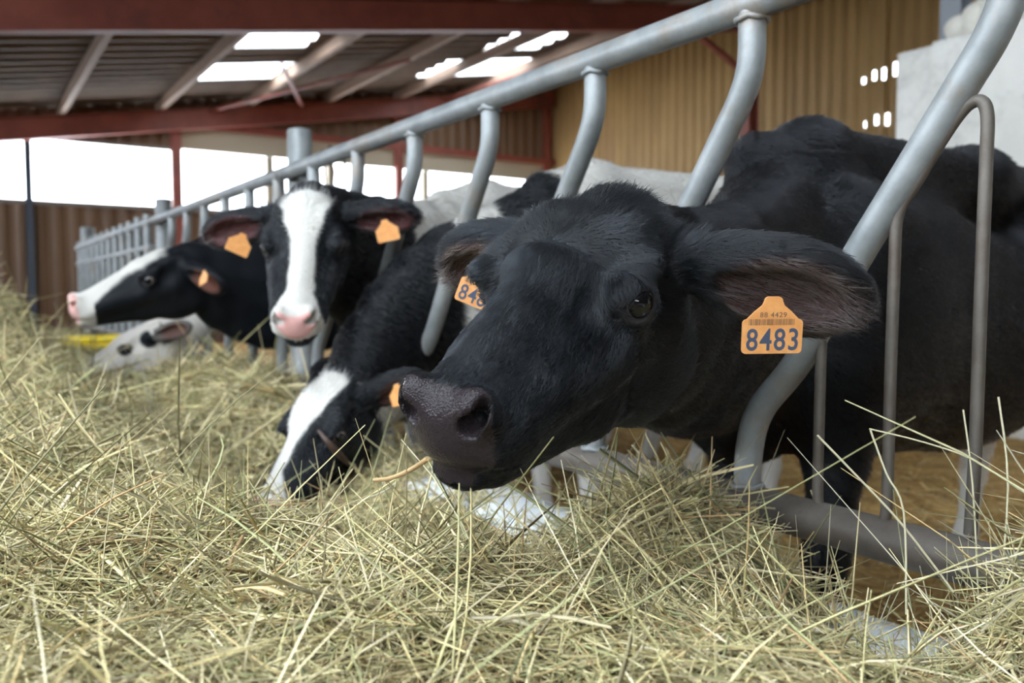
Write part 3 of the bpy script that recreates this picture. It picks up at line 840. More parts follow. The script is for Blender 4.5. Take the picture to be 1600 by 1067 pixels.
def make_cow(sp):
    s = sp['scale']; c = FR.T @ np.array(sp['c']); B = basis(FR.T @ np.array(sp['fwd']), FR.T @ np.array(sp['up']))
    sv = np.array(sp.get('shape', (1.02, .97, 1.08)))
    hl = lambda x, y, z: c + B @ (np.array([x, y, z]) * sv * s)
    ears = []
    for q, tipw, nw, L in sp['ears']:
        ears.append((hl(q * .088, .0, .035), FR.T @ np.array(tipw), FR.T @ np.array(nw), L, sp.get('earw', .115)))
    wp = np.array([sp['withers'][0], sp['withers'][1], sp.get('ground', .08)])
    lo = np.minimum(np.minimum(c - .62 * s, wp - .35), wp - .35); hi = np.maximum(c + .5 * s, wp + .5)
    fw = np.array(sp['heading'], float); fw /= np.linalg.norm(fw)
    rump = wp - np.array([fw[0], fw[1], 0]) * 1.65
    lo = np.minimum(lo, rump - .4); hi = np.maximum(hi, rump + .4); lo[2] = wp[2] - .05; hi[2] = max(hi[2] if False else 0, wp[2] + 1.45, c[2] + .35)
    mz = hl(0, .25, -.02); rad = .30 * s
    hp = np.array([hl(x, y, z) for x in (-.1, .1) for y in (-.06, .5) for z in (-.15, .12)] + [e[1] for e in ears])
    S = Sculpt(lo, hi, hp.min(0) - .02, hp.max(0) + .02, sp['fine'], sp['coarse'])
    BB, g, w0 = sculpt_body(S, wp, fw, sp['H'], hl(0, -.05, sp.get('nape', .045)), hl(0, -.01, -.095), [np.array(p) for p in sp['neck_mid']] if 'neck_mid' in sp else [(hl(0, -.25, .05) + wp + [0, 0, 1.1]) / 2] * 2, sp.get('thin', 1.), sp.get('legs', ((0, 0),) * 4), sp.get('belly', 1.))
    sculpt_head(S, c, B, s, ears, sv)
    P, Q = S.mesh()
    hlq = ((P - c) @ B) / s / sv                      # head coordinates of every vertex
    bl = ((P - w0) @ BB) / g                     # body coordinates
    # 0: head 1: body
    Wd = P @ FR.T
    org = FR @ np.array([wp[0], wp[1], wp[2]])
    me = bpy.data.meshes.new('cow')
    me.vertices.add(len(P)); me.vertices.foreach_set('co', (Wd - org).ravel())
    me.loops.add(Q.size); me.loops.foreach_set('vertex_index', Q.ravel().astype(np.int32))
    me.polygons.add(len(Q)); me.polygons.foreach_set('loop_start', np.arange(0, Q.size, 4, dtype=np.int32))
    me.polygons.foreach_set('use_smooth', np.ones(len(Q), bool)); me.update(calc_edges=True)
    me.materials.append(M_HIDE)
    ear_in = np.zeros(len(P)); ear_any = np.zeros(len(P))
    for (b, t, n, L, Wx) in ears:
        a = (t - b); Lr = np.linalg.norm(a); a /= Lr; n = n - a * (n @ a); n /= np.linalg.norm(n); ww = np.cross(n, a)
        r = P - b; ta = (r @ a) / Lr; tw = (r @ ww) / (Wx * .5); tn = r @ n
        e_ = ((ta - .58) / .40) ** 2 + (tw / .86) ** 2
        ear_any = np.maximum(ear_any, (ta > .1) * (ta < 1.2) * (np.abs(r @ ww) < Wx * .6) * (np.abs(tn) < .06))
        ear_in = np.maximum(ear_in, np.clip((1 - e_) * 2, 0, 1) * (ta > .12) * (tn > -.012))
    no = np.zeros(len(P) * 3); me.vertices.foreach_get('normal', no); no = no.reshape(-1, 3)   # world axes
    nf = no @ FR
    ear_face = np.zeros(len(P))
    for (b, t, n, L, Wx) in ears:
        nn = n / np.linalg.norm(n); ear_face = np.maximum(ear_face, (np.linalg.norm(P - b, axis=1) < .26) * np.clip(nf @ nn * 1.6 + .1, 0, 1))
    ear_in = ear_in * ear_face
    is_head = (hlq[:, 1] > -.02 + .25 * np.clip(-hlq[:, 2], 0, .2)) & (np.abs(hlq[:, 0]) < .30)
    white = sp['white'](hlq, bl, P, is_head & (ear_any < .5), ear_any)
    col = np.array(sp.get('black', (.006, .007, .009)))[None] * (1 - white[:, None]) + np.array(sp.get('whitec', (.54, .51, .465)))[None] * white[:, None]
    alpha = np.zeros(len(P))
    # muzzle skin
    edge = fbm(P, 30, 5) * .006
    mzk = np.clip((hlq[:, 1] - (sp.get('mz', .425) + np.clip(-hlq[:, 2] - .02, 0, .1) * .35 + np.clip(np.abs(hlq[:, 0]) - .05, 0, 1) * 1.5) + edge) / .006, 0, 1) * is_head * (hlq[:, 2] > -.075)
    skin = np.array(sp['muzzle'])[None]
    col = col * (1 - mzk[:, None]) + skin * mzk[:, None]; alpha = np.maximum(alpha, mzk)
    for q in (-1, 1):                                        # lid skin; shade inside the nostrils put into the colour
        d = np.sqrt(((hlq - np.array([q * .110, .172, .033])) / np.array([1, 1.15, .85])) ** 2 @ np.ones(3))
        k = np.clip((.027 - d) / .006, 0, 1) * .8
        col = col * (1 - k[:, None]) + np.array([.035, .030, .032]) * k[:, None]; alpha = np.maximum(alpha, k * .55)
        d = np.sqrt((((hlq - np.array([q * .046, .458, .003])) / np.array([1, 1.4, 1])) ** 2).sum(1))
        k = np.clip((.017 - d) / .005, 0, 1) * .8
        col = col * (1 - k[:, None]) + np.array(sp.get('nostril', (.012, .006, .006))) * k[:, None]
    ek = ear_in * sp.get('ear_k', .85)
    col = col * (1 - ek[:, None]) + np.array(sp.get('ear_skin', (.10, .045, .035))) * ek[:, None]
    set_hide(me, col, alpha)
    cow = bpy.data.objects.new('cow', me); scene.collection.objects.link(cow); cow.location = org
    bpy.context.view_layer.update()
    tag(cow, sp['label'], 'cow', sp.get('group'))
    # eyes
    for q in (1, -1):
        if q == -1 and sp.get('one_eye'): continue
        ec = FR @ hl(q * .098, .161, .033); ax = FR @ (B @ np.array([q * .84, .54, .04])); ax /= np.linalg.norm(ax)
        bm = bmesh.new(); bmesh.ops.create_uvsphere(bm, u_segments=32, v_segments=20, radius=.0205 * s)
        me2 = bpy.data.meshes.new('eye'); bm.to_mesh(me2); bm.free()
        for p_ in me2.polygons: p_.use_smooth = True
        me2.materials.append(M_EYE)
        e = bpy.data.objects.new('eye', me2); scene.collection.objects.link(e); e.parent = cow
        e.location = Vector(ec) - cow.location
        e.rotation_euler = Vector(ax).to_track_quat('Z', 'Y').to_euler()
    # eyelashes on the upper lids
    if sp.get('lashes'):
        n = 60; tt = np.linspace(-1, 1, n); qs = np.where(np.arange(n) % 2 == 0, 1, -1) * 1.0
        axq = np.stack([qs * .84, np.full(n, .54), np.full(n, .04)], 1)
        fa = np.stack([-qs * .54, np.full(n, .84), np.full(n, -.16)], 1)
        loc = np.stack([qs * .096, np.full(n, .160), np.full(n, .034)], 1)
        rt = loc * sv * s + (axq * .0235 + fa * (.019 * tt)[:, None] + np.array([0, 0, 1]) * (.0165 * np.sqrt(1 - (tt * .9) ** 2))[:, None]) * s
        rw = (c + rt @ B.T) @ FR.T
        dd = axq * .9 + fa * (.6 * tt)[:, None] + np.array([0, 0, .35]); dw = (dd @ B.T) @ FR.T; dw /= np.linalg.norm(dw, axis=1)[:, None]
        bw_ = np.tile(np.array([0, 0, -.4]), (n, 1))
        hair_object('eyelashes', rw, dw, rng.uniform(.009, .014, n), .0002, np.full((n, 3), .01), cow, 5, .08, bw_)
    # coat
    if sp.get('hair'):
        tri_n = sp['hair']
        quad = P[Q] @ FR.T; ce = quad.mean(1)
        nrm = np.cross(quad[:, 2] - quad[:, 0], quad[:, 3] - quad[:, 1]); ar = np.linalg.norm(nrm, axis=1) / 2; nrm /= np.maximum(ar * 2, 1e-12)[:, None]
        view = np.array([0, 0, HC]) - ce; vd = np.linalg.norm(view, axis=1)
        fac = (nrm * view).sum(1) / vd
        hq = hlq[Q].mean(1); bq = bl[Q].mean(1)
        ih = is_head[Q[:, 0]]; al = alpha[Q].mean(1); ei = ear_in[Q].mean(1); ea = ear_any[Q[:, 0]] > .5
        we = ar / vd ** 2 * (fac > -.35) * (al < .25) * (bq[:, 2] > .3)
        we = np.where(ei > .3, we * .25, we)
        d_eye = np.minimum(np.linalg.norm(hq - [.113, .172, .033], axis=1), np.linalg.norm(hq - [-.113, .172, .033], axis=1))
        we *= d_eye > .026
        we /= we.sum()
        pick = rng.choice(len(Q), tri_n, p=we)
        uv = rng.random((tri_n, 2, 1)); q4 = quad[pick]
        root = (q4[:, 0] * (1 - uv[:, 0]) + q4[:, 1] * uv[:, 0]) * (1 - uv[:, 1]) + (q4[:, 3] * (1 - uv[:, 0]) + q4[:, 2] * uv[:, 0]) * uv[:, 1]
        N = nrm[pick]; H = hq[pick]; Bq = bq[pick]; IH = ih[pick]; EA = ea[pick]; EI = ei[pick]
        HB = FR @ B
        # lie of the hair: down the face from a whorl on the forehead, up over the poll, back along the neck
        wx, wy = H[:, 0], H[:, 1] - .17
        fl = np.stack([wx * 1.2 + .0 * wx, np.where(wy > 0, .12 + wy, wy * .8 - .02), np.interp(H[:, 1], [0, .10], [.07, -.03]) + 0 * wx], 1)
        flow_h = fl @ HB.T
        back = -(FR @ np.array([fw[0], fw[1], 0])); flow_b = back[None] * .8 + np.array([0, 0, -.45])[None] + 0 * root
        flow = np.where(IH[:, None], flow_h / (np.linalg.norm(flow_h, axis=1)[:, None] + 1e-9), flow_b)
        Pf = root @ FR
        for (b, t, n, L, Wx) in ears:
            a = FR @ ((t - b) / np.linalg.norm(t - b)); near = EA & (np.linalg.norm(Pf - (b + t) / 2, axis=1) < .2)
            flow = np.where(near[:, None], a[None], flow)
        # slow swirls so the coat breaks into locks
        sw = np.stack([fbm(root, 14, 21), fbm(root, 14, 22), fbm(root, 14, 23)], 1)
        sw2 = np.stack([fbm(root, 110, 31), fbm(root, 110, 32), fbm(root, 110, 33)], 1)
        flow = flow + sw * .20 + sw2 * .34
        flow -= N * (flow * N).sum(1)[:, None]; flow /= np.linalg.norm(flow, axis=1)[:, None] + 1e-9
        lenf = np.where(IH, np.interp(H[:, 1], [-.05, .02, .10, .25, .45], [.026, .022, .013, .009, .006]), .019) * s
        lenf = np.where(EA, .016, lenf); lenf = np.where(EI > .3, .022, lenf)
        lenf = lenf * rng.uniform(.6, 1.25, tri_n)
        lift = np.where(IH, np.interp(H[:, 1], [-.05, .05, .15, .4], [.60, .50, .34, .30]), .42); lift = np.where(EA, .35, lift)
        lift = lift * rng.uniform(.6, 1.4, tri_n)
        d = flow + N * lift[:, None]; d /= np.linalg.norm(d, axis=1)[:, None]
        bend = flow * .5 - N * .35
        ci = col[Q[pick, 0]]; tone = np.where(ci.mean(1)[:, None] > .2, np.clip(ci * rng.uniform(.9, 1.15, (tri_n, 1)), 0, .92), np.clip(ci * rng.uniform(.3, 1.5, (tri_n, 1)), .002, .9))
        bw = (ci.mean(1) < .05); tone = np.where((bw & ~IH)[:, None], tone * np.array([1.15, 1.0, .95]), tone)
        tone = np.where((EI > .3)[:, None], np.array([.07, .05, .045]) * rng.uniform(.2, 1.8, (tri_n, 1)), tone)  # inner ear hair darkened: the cavity's shade is in its tone
        rad = sp.get('hair_r', .00030) * np.clip(vd[pick] / .8, .8, 3)
        rad = rad * np.where(rng.random(tri_n) < .16, 2.0, .85)
        h = hair_object('coat_hair', root - N * .0006, d, lenf, rad, tone, cow, 4, .10, bend)
        h['kind'] = 'stuff'
    return cow, ears, hl

# ------------------------------------------------------------------ the cows
def patch_edge(v, w=.004): return np.clip(v / w * .5 + .5, 0, 1)
def blaze(h, P, pts, seed=1, amp=.006):
    "white where |x - centre(y)| < half(y) on the upper side of the face; pts rows: y, centre, half"
    p = np.array(pts); cx = np.interp(h[:, 1], p[:, 0], p[:, 1]); hw = np.interp(h[:, 1], p[:, 0], p[:, 2])
    return patch_edge(hw - np.abs(h[:, 0] - cx) + fbm(P, 30, seed) * amp) * (h[:, 2] > -.06)
def spot(b, P, c, r, seed=2, amp=.12):
    q = ((b - np.array(c)) / np.array(r)) ** 2
    return patch_edge(1 - np.sqrt(q.sum(1)) + amp * fbm(P, 5, seed), .05)

def white_near(h, b, P, head, ear):
    return patch_edge(.50 - b[:, 2] + .04 * fbm(P, 10, 3), .02) * (b[:, 1] < -.7)
near_spec = dict(label='black cow with its head through the fence, orange tag 8483 in its ear', scale=.98, shape=(1.07, .84, 1.12),
    c=(.1375, 1.119, .9708), fwd=(-.5668, -.7222, -.3965), up=(-.1353, -.3932, .9095),
    ears=[(1, at(1352, 478, 1.00), (-.25, -.80, -.50), .2), (-1, at(700, 425, 1.27), (.15, -.9, -.35), .2)], earw=.125,
    withers=(1.47, 1.20), heading=(-1, -.03), ground=.06, H=1.24, fine=.0030, coarse=.011, white=white_near, muzzle=(.024, .018, .020), nape=.015, ear_skin=(.05, .022, .018),
    neck_mid=[(1.12, .98, .98), (1.10, 1.10, .70)], lashes=1, hair=480000, belly=.95, nostril=(.006, .004, .004))

def white_two(h, b, P, head, ear):
    f = blaze(h, P, [(-.06, 0, .02), (0, -.01, .070), (.08, -.015, .072), (.16, -.018, .056), (.24, -.02, .036), (.33, -.02, .024), (.40, 0, .05), (.42, 0, .2), (.5, 0, .2)], 4)
    body = patch_edge(.36 - b[:, 1] + .05 * fbm(P, 5, 8), .01) * (1 - spot(b, P, (0, .10, 1.14), (.35, .14, .15))) * (1 - spot(b, P, (0, .14, .92), (.4, .22, .16))) * (1 - spot(b, P, (0, -1.2, 1.1), (.3, .22, .35)))
    body = np.maximum(body, patch_edge(.62 - b[:, 2] + .05 * fbm(P, 6, 9), .01))
    return np.where(head, f, np.where(ear > .5, 0, body))
two_spec = dict(label='black cow with white blaze lowering its head to eat the hay', scale=.88, c=(-.47, 2.321, .637), fwd=(-.3977, -.6799, -.6161), up=(-.2675, -.5564, .7867),
    ears=[(1, at(668, 590, 2.28), (-.3, -.6, -.7), .2), (-1, at(528, 566, 2.62), (-.1, -.8, -.5), .17)], withers=(1.62, 2.18), heading=(-1, .02), H=1.27, fine=.006, coarse=.014,
    white=white_two, muzzle=(.62, .36, .32), ear_skin=(.09, .035, .02), neck_mid=[(1.10, 2.30, 1.12), (1.20, 2.36, .72)], hair=60000, hair_r=.0004)

def white_three(h, b, P, head, ear):
    f = blaze(h, P, [(-.10, 0, .06), (-.03, 0, .072), (.04, .0, .070), (.12, -.0, .052), (.20, .005, .034), (.28, .01, .030), (.36, .008, .036), (.41, 0, .060), (.44, 0, .2)], 6)
    body = patch_edge(.34 - b[:, 1] + .04 * fbm(P, 5, 18), .01) * (1 - spot(b, P, (0, -.85, 1.0), (.4, .32, .4)))
    body = np.maximum(body, patch_edge(.60 - b[:, 2] + .05 * fbm(P, 6, 19), .01))
    return np.where(head, f, np.where(ear > .5, 0, body))
three_spec = dict(label='cow with broad white blaze and pink nose facing the camera, head raised', scale=1.0, c=(-.6029, 2.5028, 1.1436), fwd=(.0877, -.7849, -.6134), up=(.0595, -.6105, .7897),
    ears=[(1, at(655, 338, 2.45), (-.1, -.75, -.65), .2), (-1, at(320, 372, 2.50), (.1, -.9, -.35), .2)], withers=(1.66, 2.92), heading=(-1, -.02), H=1.29, fine=.0065, coarse=.015,
    white=white_three, muzzle=(.66, .36, .33), ear_skin=(.09, .03, .03), neck_mid=[(1.22, 2.68, 1.18), (1.12, 2.72, .80)], hair=60000, hair_r=.0004, nostril=(.012, .008, .01), mz=.447)

def white_four(h, b, P, head, ear):
    k = patch_edge(h[:, 2] - np.interp(h[:, 1], [-.1, .0, .1, .2, .3, .38, .41], [.125, .115, .092, .066, .030, -.005, -.2]) + .006 * fbm(P, 30, 12), .006)
    body = patch_edge(.62 - b[:, 2] + .05 * fbm(P, 6, 29), .01)
    body = np.maximum(body, patch_edge(-.35 - b[:, 1] + .06 * fbm(P, 5, 28), .01))
    return np.where(head, k, np.where(ear > .5, 0, body))
four_spec = dict(label='black cow seen in profile with white forehead, stretching its neck over the hay', scale=1.0, c=(-1.339, 3.4256, 1.0322), fwd=(-.8269, -.481, -.2913), up=(-.1287, -.3424, .9307),
    ears=[(1, at(352, 452, 3.26), (-.5, -.8, -.3), .2), (-1, at(322, 372, 3.65), (-.5, -.8, .1), .2)], withers=(1.75, 3.70), heading=(-1, .0), H=1.27, fine=.008, coarse=.018,
    white=white_four, muzzle=(.66, .38, .34), ear_skin=(.10, .035, .02), neck_mid=[(1.22, 3.66, 1.10), (1.12, 3.66, .64)], earw=.11)

def white_five(h, b, P, head, ear):
    k = 1 - spot(h, P, (.10, .155, .03), (.045, .04, .03), 7, .1); k *= 1 - spot(h, P, (.06, .03, .03), (.09, .05, .05), 8, .15)
    body = 1 - spot(b, P, (0, -.6, 1.0), (.4, .35, .4))
    return np.where(head, k, np.where(ear > .5, .2, body))
five_spec = dict(label='white-headed cow with black eye patch eating low beneath the profile cow', scale=1.0, c=(-1.90, 4.45, .69), fwd=(-.86, -.30, -.40), up=(-.35, -.2, .9),
    ears=[(1, at(300, 508, 4.3), (-.5, -.8, -.3), .2), (-1, at(262, 500, 4.7), (-.5, -.8, .1), .2)], withers=(1.75, 5.05), heading=(-1, .0), H=1.25, fine=.010, coarse=.022,
    white=white_five, muzzle=(.60, .42, .38), whitec=(.60, .55, .49), earw=.10)
COWS = []
import time as _t
for sp_ in (near_spec, two_spec, three_spec, four_spec, five_spec):
    t_ = _t.time(); COWS.append(make_cow(sp_)); print('cow', len(COWS[-1][0].data.vertices), round(_t.time() - t_, 1))
c1, c2, c3, c4, c5 = [c[0] for c in COWS]
tg = make_tag(c1, at(1206, 524, .975), (1, .05, .01), (0, -.12, 1), .0715, '8483', '88 4429')
tg['label'] = 'near orange ear tag with the number 8483'
tg = make_tag(c1, at(747, 460, 1.20), (.90, -.1, -.36), (.36, -.1, .93), .062, '8483', '88 4429')
tg['label'] = 'second orange tag 8483 in the other ear'
make_tag(c2, at(625, 622, 2.19), (.85, -.45, .30), (-.25, .1, .9), .060, 'blur', None)
make_tag(c3, at(606, 366, 2.38), (.97, -.1, .22), (-.22, -.1, .97), .066, 'blur', None)
make_tag(c3, at(372, 386, 2.44), (.88, .2, -.40), (.40, -.15, .88), .068, 'blur', None)
make_tag(c4, at(318, 437, 3.17), (.70, -.6, .30), (.25, .1, .95), .060, 'blur', None)

# dry brown leaf stuck on the cheek of the eating cow
def on_cow(cow, px, py, off=.004):
    n_ = len(cow.data.vertices); v_ = np.zeros(n_ * 3); cow.data.vertices.foreach_get('co', v_); v_ = v_.reshape(-1, 3) + np.array(cow.location)
    q_ = (v_ - np.array([0, 0, HC])) @ CR.T; x_ = CX + FPX * q_[:, 0] / q_[:, 2]; y_ = CY - FPX * q_[:, 1] / q_[:, 2]
    k_ = np.hypot(x_ - px, y_ - py) < 6
    return at(px, py, q_[k_, 2].min() - off) if k_.any() else None
pts_ = [on_cow(c2, x, y) for x, y in ((497, 672), (512, 690), (528, 708), (545, 725), (560, 738))]
if all(p is not None for p in pts_):
    pts_.append(pts_[-1] + (pts_[-1] - pts_[-2]) * .8)
    m = MB(); m.tube(smooth_path(pts_, 4), list(np.interp(np.linspace(0, 1, 21), [0, .3, 1], [.003, .010, .0015])), 10)
    tag(m.build('dry_leaf', mat('dry_brown_leaf', (.07, .04, .028), .5)), 'tapering dry brown leaf stuck on the cheek of the eating cow', 'leaf')

# ------------------------------------------------------------------ hay
def hay_z(e, d):
    e = np.asarray(e, float); d = np.asarray(d, float)
    z = np.full(np.broadcast(e, d).shape, .45)
    g = lambda ce, cd, se, sd, h: h * np.exp(-((e - ce) / se) ** 2 - ((d - cd) / sd) ** 2)
    z = z + .22 / (1 + np.exp((e - .33) / (.13 - .05 / (1 + np.exp(-(d - 1.8) / .2))))) * (.75 + .25 / (1 + np.exp(-(d - 2.2) / .4)))     # windrow along the alley
    z = z + g(.05, 5.0, .28, .8, .24) + g(.50, .55, .30, .45, .10) + g(1.06, .32, .17, .17, .31) + g(.25, 6.0, .3, 1.2, .08)
    z = z + g(.93, .95, .17, .15, .16) + g(.90, 3.4, .25, .65, .15) + g(.95, 5.2, .3, 1.3, .04)
    z = z - g(.62, 2.10, .26, .36, .19) - g(.95, 1.45, .2, .35, .09) - g(.98, .64, .18, .14, .13)   # hollow eaten out by the second cow; bare kerb
    z = z - .35 / (1 + np.exp(-(e - 1.15) / .03))
    z = z - .7 / (1 + np.exp((e + 1.2) / .15))
    z = z + .018 * np.sin(e * 9 + d * 4) + .014 * np.sin(d * 13 - e * 7) + .01 * np.sin(e * 31 + d * 23)
    return np.maximum(z, .02)
M_HAYBASE = noise_mat('hay_base_shaded', (.05, .045, .02), (.11, .095, .045), 60, (.9, 1.), 1.0, c3=(.07, .06, .03), bscale=160, bdist=.02)  # hay underlayer; deep shade between stalks is put into its dark colour
def hay_material():
    m = mat('hay_stalks', (.5, .45, .25), .55, 0, .35); b = m.node_tree.nodes['Principled BSDF']
    a = nd(m, 'ShaderNodeAttribute', attribute_name='tone')
    lk(m, a.outputs['Color'], b.inputs['Base Color'])
    return m
M_HAY = hay_material()
def hay_base():
    e = np.concatenate([np.linspace(-2.4, -.9, 15)[:-1], np.linspace(-.9, 1.2, 100)]); d = np.concatenate([np.linspace(-.6, 3, 130)[:-1], np.linspace(3, 11.5, 80)])
    Eg, Dg = np.meshgrid(e, d, indexing='ij'); P = np.stack([Eg.ravel(), Dg.ravel(), 0 * Eg.ravel()], 1)
    P[:, 2] = hay_z(P[:, 0], P[:, 1]) - .02 + .012 * fbm(P, 16, 4); P[:, 2] = np.maximum(P[:, 2], .01)
    n = len(d); fs = [(i * n + j, (i + 1) * n + j, (i + 1) * n + j + 1, i * n + j + 1) for i in range(len(e) - 1) for j in range(n - 1)]
    mb = MB(); mb.add(P @ FR.T, fs, True)
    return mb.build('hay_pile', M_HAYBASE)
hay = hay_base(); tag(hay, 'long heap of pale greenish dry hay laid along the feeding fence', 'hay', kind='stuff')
def stalk_mesh(name, c, dr, L, wd, col, r, parent, kink_p=.15, bend_s=.085):
    seg = 5; t = np.linspace(-.5, .5, seg)
    n = len(c)
    bend = r.normal(0, bend_s, (n, 3)); bend[:, 2] -= .05
    kink = r.random(n) < kink_p; ka = r.normal(0, .5, (n, 3))
    pts = c[:, None, :] + dr[:, None, :] * (L[:, None] * t[None])[..., None] + bend[:, None, :] * (L[:, None] * (t[None] ** 2) * 4 * .5)[..., None]
    pts = pts + np.where(kink[:, None, None], ka[:, None, :] * (L[:, None] * np.maximum(t[None], 0))[..., None], 0)
    # twist frame and ribbon-tube section (triangular)
    T = np.gradient(pts, axis=1); T /= np.linalg.norm(T, axis=2)[..., None] + 1e-9
    a = r.normal(size=(n, 1, 3)); U = a - T * (a * T).sum(2)[..., None]; U /= np.linalg.norm(U, axis=2)[..., None]; V = np.cross(T, U)
    broad = r.random(n) < .12; wd[broad] *= 2.1; flat = np.where(broad, .25, .7)
    tp = np.array([.8, 1, 1, .9, .45])[None, :, None]
    ring = [pts + (U * math.cos(k) * wd[:, None, None] + V * math.sin(k) * (wd * flat)[:, None, None]) * tp for k in (0, 2.094, 4.189)]
    V3 = np.stack(ring, 2).reshape(-1, 3) @ FR.T                   # n, seg, 3
    base = (np.arange(n) * seg * 3)[:, None, None]
    si = np.arange(seg - 1)[None, :, None] * 3; ki = np.arange(3)[None, None, :]; kj = (ki + 1) % 3
    Q = np.stack([base + si + ki, base + si + kj, base + si + 3 + kj, base + si + 3 + ki], 3).reshape(-1, 4)
    me = bpy.data.meshes.new(name); org = np.array([0, 0, 0.])
    me.vertices.add(len(V3)); me.vertices.foreach_set('co', V3.astype(np.float32).ravel())
    me.loops.add(Q.size); me.loops.foreach_set('vertex_index', Q.astype(np.int32).ravel())
    me.polygons.add(len(Q)); me.polygons.foreach_set('loop_start', np.arange(0, Q.size, 4, dtype=np.int32))
    me.polygons.foreach_set('use_smooth', np.ones(len(Q), bool)); me.update(calc_edges=True)
    at_ = me.attributes.new('tone', 'FLOAT_COLOR', 'POINT')
    cc = np.concatenate([np.repeat(col, seg * 3, 0), np.ones((n * seg * 3, 1))], 1)
    at_.data.foreach_set('color', cc.astype(np.float32).ravel())
    me.materials.append(M_HAY)
    o = bpy.data.objects.new(name, me); scene.collection.objects.link(o)
    o.parent = parent; o.matrix_parent_inverse = Matrix.Translation(-parent.location); o['kind'] = 'stuff'
    return o
def hay_stalks(N, seed=5):
    r = np.random.default_rng(seed)
    # candidates over the heap, kept by how large they show from the alley side
    e = r.uniform(-1.3, 1.18, N * 12); d = r.uniform(-.25, 11.0, N * 12)
    z = hay_z(e, d); P = np.stack([e, d, z], 1) @ FR.T
    q = (P - np.array([0, 0, HC])) @ CR.T
    px = CX + FPX * q[:, 0] / np.maximum(q[:, 2], .05); py = CY - FPX * q[:, 1] / np.maximum(q[:, 2], .05)
    w = np.where((q[:, 2] > .25) & (px > -200) & (px < 1800) & (py < 1300) & (py > 380), 1, .02) / np.maximum(q[:, 2], .45) ** 1.75
    on = r.random(len(e)) < w / w.sum() * N
    e, d, z, q = e[on], d[on], z[on], q[on]; n = len(e); dist = np.clip(q[:, 2], .4, 12)
    L = r.gamma(3.2, .038, n) + .03; L = np.clip(L, .03, .36) * np.clip(dist, .8, 4) ** .22
    az = r.uniform(0, 2 * math.pi, n) + .5 * np.sin(e * 6 + d * 5)
    el = np.clip(r.normal(.03, .13, n), -.4, .6); up = r.random(n) < .004; el[up] = r.uniform(.4, 1.1, up.sum())
    dr = np.stack([np.cos(az) * np.cos(el), np.sin(az) * np.cos(el), np.sin(el)], 1)
    # follow the slope of the heap
    h = .03; gx = (hay_z(e + h, d) - hay_z(e - h, d)) / (2 * h); gy = (hay_z(e, d + h) - hay_z(e, d - h)) / (2 * h)
    dr[:, 2] += np.clip(gx, -1.2, 1.2) * dr[:, 0] + np.clip(gy, -1.2, 1.2) * dr[:, 1]; dr /= np.linalg.norm(dr, axis=1)[:, None]
    c = np.stack([e, d, z + r.normal(0, .016, n) + .006], 1); c[up, 2] += L[up] * .3
    L = np.where(dist < .75, L * .75, L)
    wd = r.uniform(.0007, .0019, n) * np.clip(dist, .7, 4) ** .72
    pal = np.array([(.60, .54, .31), (.68, .61, .39), (.50, .48, .27), (.38, .40, .22), (.72, .65, .45), (.56, .45, .25), (.42, .29, .16), (.78, .73, .56)])
    ci = r.choice(len(pal), n, p=[.22, .20, .19, .13, .11, .08, .03, .04]); col = pal[ci] * r.uniform(.38, 1.4, (n, 1)) * np.array([1.06, .99, .87])
    stalk_mesh('hay_stalks', c, dr, L, wd, col, r, hay)
    return n
bpy.context.view_layer.update()
print('stalks', hay_stalks(340000))

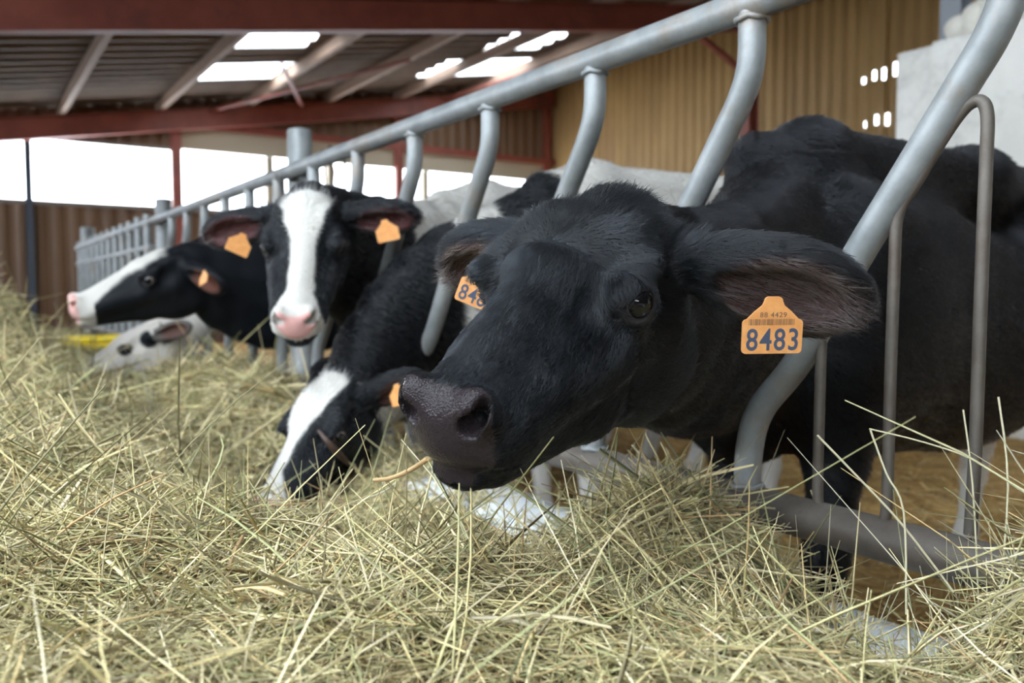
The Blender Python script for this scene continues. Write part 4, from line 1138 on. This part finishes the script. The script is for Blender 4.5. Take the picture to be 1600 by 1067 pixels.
def loose(n, er, dr_, seed, base, Lr, wr, el, pal, parent, name, z_off=0.):
    r = np.random.default_rng(seed); e = r.uniform(*er, n); d = r.uniform(*dr_, n); L = r.uniform(*Lr, n)
    az = r.uniform(0, 2 * math.pi, n); ev = r.uniform(*el, n)
    D_ = np.stack([np.cos(az) * np.cos(ev), np.sin(az) * np.cos(ev), np.sin(ev)], 1)
    c = np.stack([e, d, base(e, d) + z_off + np.maximum(0, np.sin(ev)) * L * .42], 1)
    col = np.array(pal)[r.integers(0, len(pal), n)] * r.uniform(.6, 1.1, (n, 1))
    return stalk_mesh(name, c, D_, L, r.uniform(*wr, n), col, r, parent, .35, .14)
PAL = [(.66, .60, .40), (.60, .55, .32), (.50, .48, .27), (.72, .66, .48), (.48, .42, .26)]
loose(150, (.95, 1.14), (.20, .74), 3, hay_z, (.14, .34), (.0008, .0016), (.15, 1.25), PAL, hay, 'tall_stalks')
loose(70, (.93, 1.10), (.8, 1.35), 4, hay_z, (.06, .13), (.0007, .0012), (.2, 1.2), PAL, hay, 'tall_stalks')
loose(70, (.2, .9), (2.5, 5.5), 6, hay_z, (.15, .30), (.0012, .0022), (.1, .9), PAL, hay, 'tall_stalks')
straw_o = bpy.data.objects['straw_bedding']
loose(26000, (FE + .15, 5.0), (.2, 7.5), 8, lambda e, d: .11 + 0 * e, (.05, .16), (.0016, .0030), (-.1, .25), [(.50, .32, .10), (.62, .42, .15), (.36, .21, .07), (.70, .50, .22)], straw_o, 'straw_stalks')
# a stalk held in the mouth of the near cow, and a dry leaf by the eye of the cow that eats
def single(name, pts, w, color, label, cat):
    m = MB(); m.tube(smooth_path([np.array(p) for p in pts], 5), w, 6); mt = mat(name, color, .6)
    tag(m.build(name, mt), label, cat)
single('straw_stalk', [at(668, 717, .84), at(640, 735, .88), at(610, 747, .92), at(585, 750, .96)], .0026, (.46, .30, .14), 'tan straw stalk hanging from the mouth of the near black cow', 'straw')
single('hay_stem', [at(540, 790, 1.5), at(575, 778, 1.45), at(600, 768, 1.42), at(618, 755, 1.4)], .0018, (.45, .40, .28), 'single curled grey hay stem standing clear of the heap below the near cow', 'hay')

# the long crossing stems that stand out at the lower right, each traced on the fence side of the kerb
for i, pp in enumerate([[(1358, 670), (1440, 690), (1520, 718), (1600, 770)], [(1360, 672), (1385, 740), (1412, 800), (1416, 960)], [(1277, 680), (1340, 745), (1410, 820), (1490, 925)], [(1505, 640), (1520, 760), (1530, 960)], [(1560, 620), (1575, 760), (1560, 960)]]):
    m = MB(); m.tube(smooth_path([at(x, y, 1.02 - .012 * k) for k, (x, y) in enumerate(pp)], 4), .0011 + .0002 * (i % 3), 6)
    o = m.build('tall_stalks', M_STEM := (bpy.data.materials.get('pale_stem') or mat('pale_stem', (.52, .47, .31), .6)), hay); o['kind'] = 'stuff'
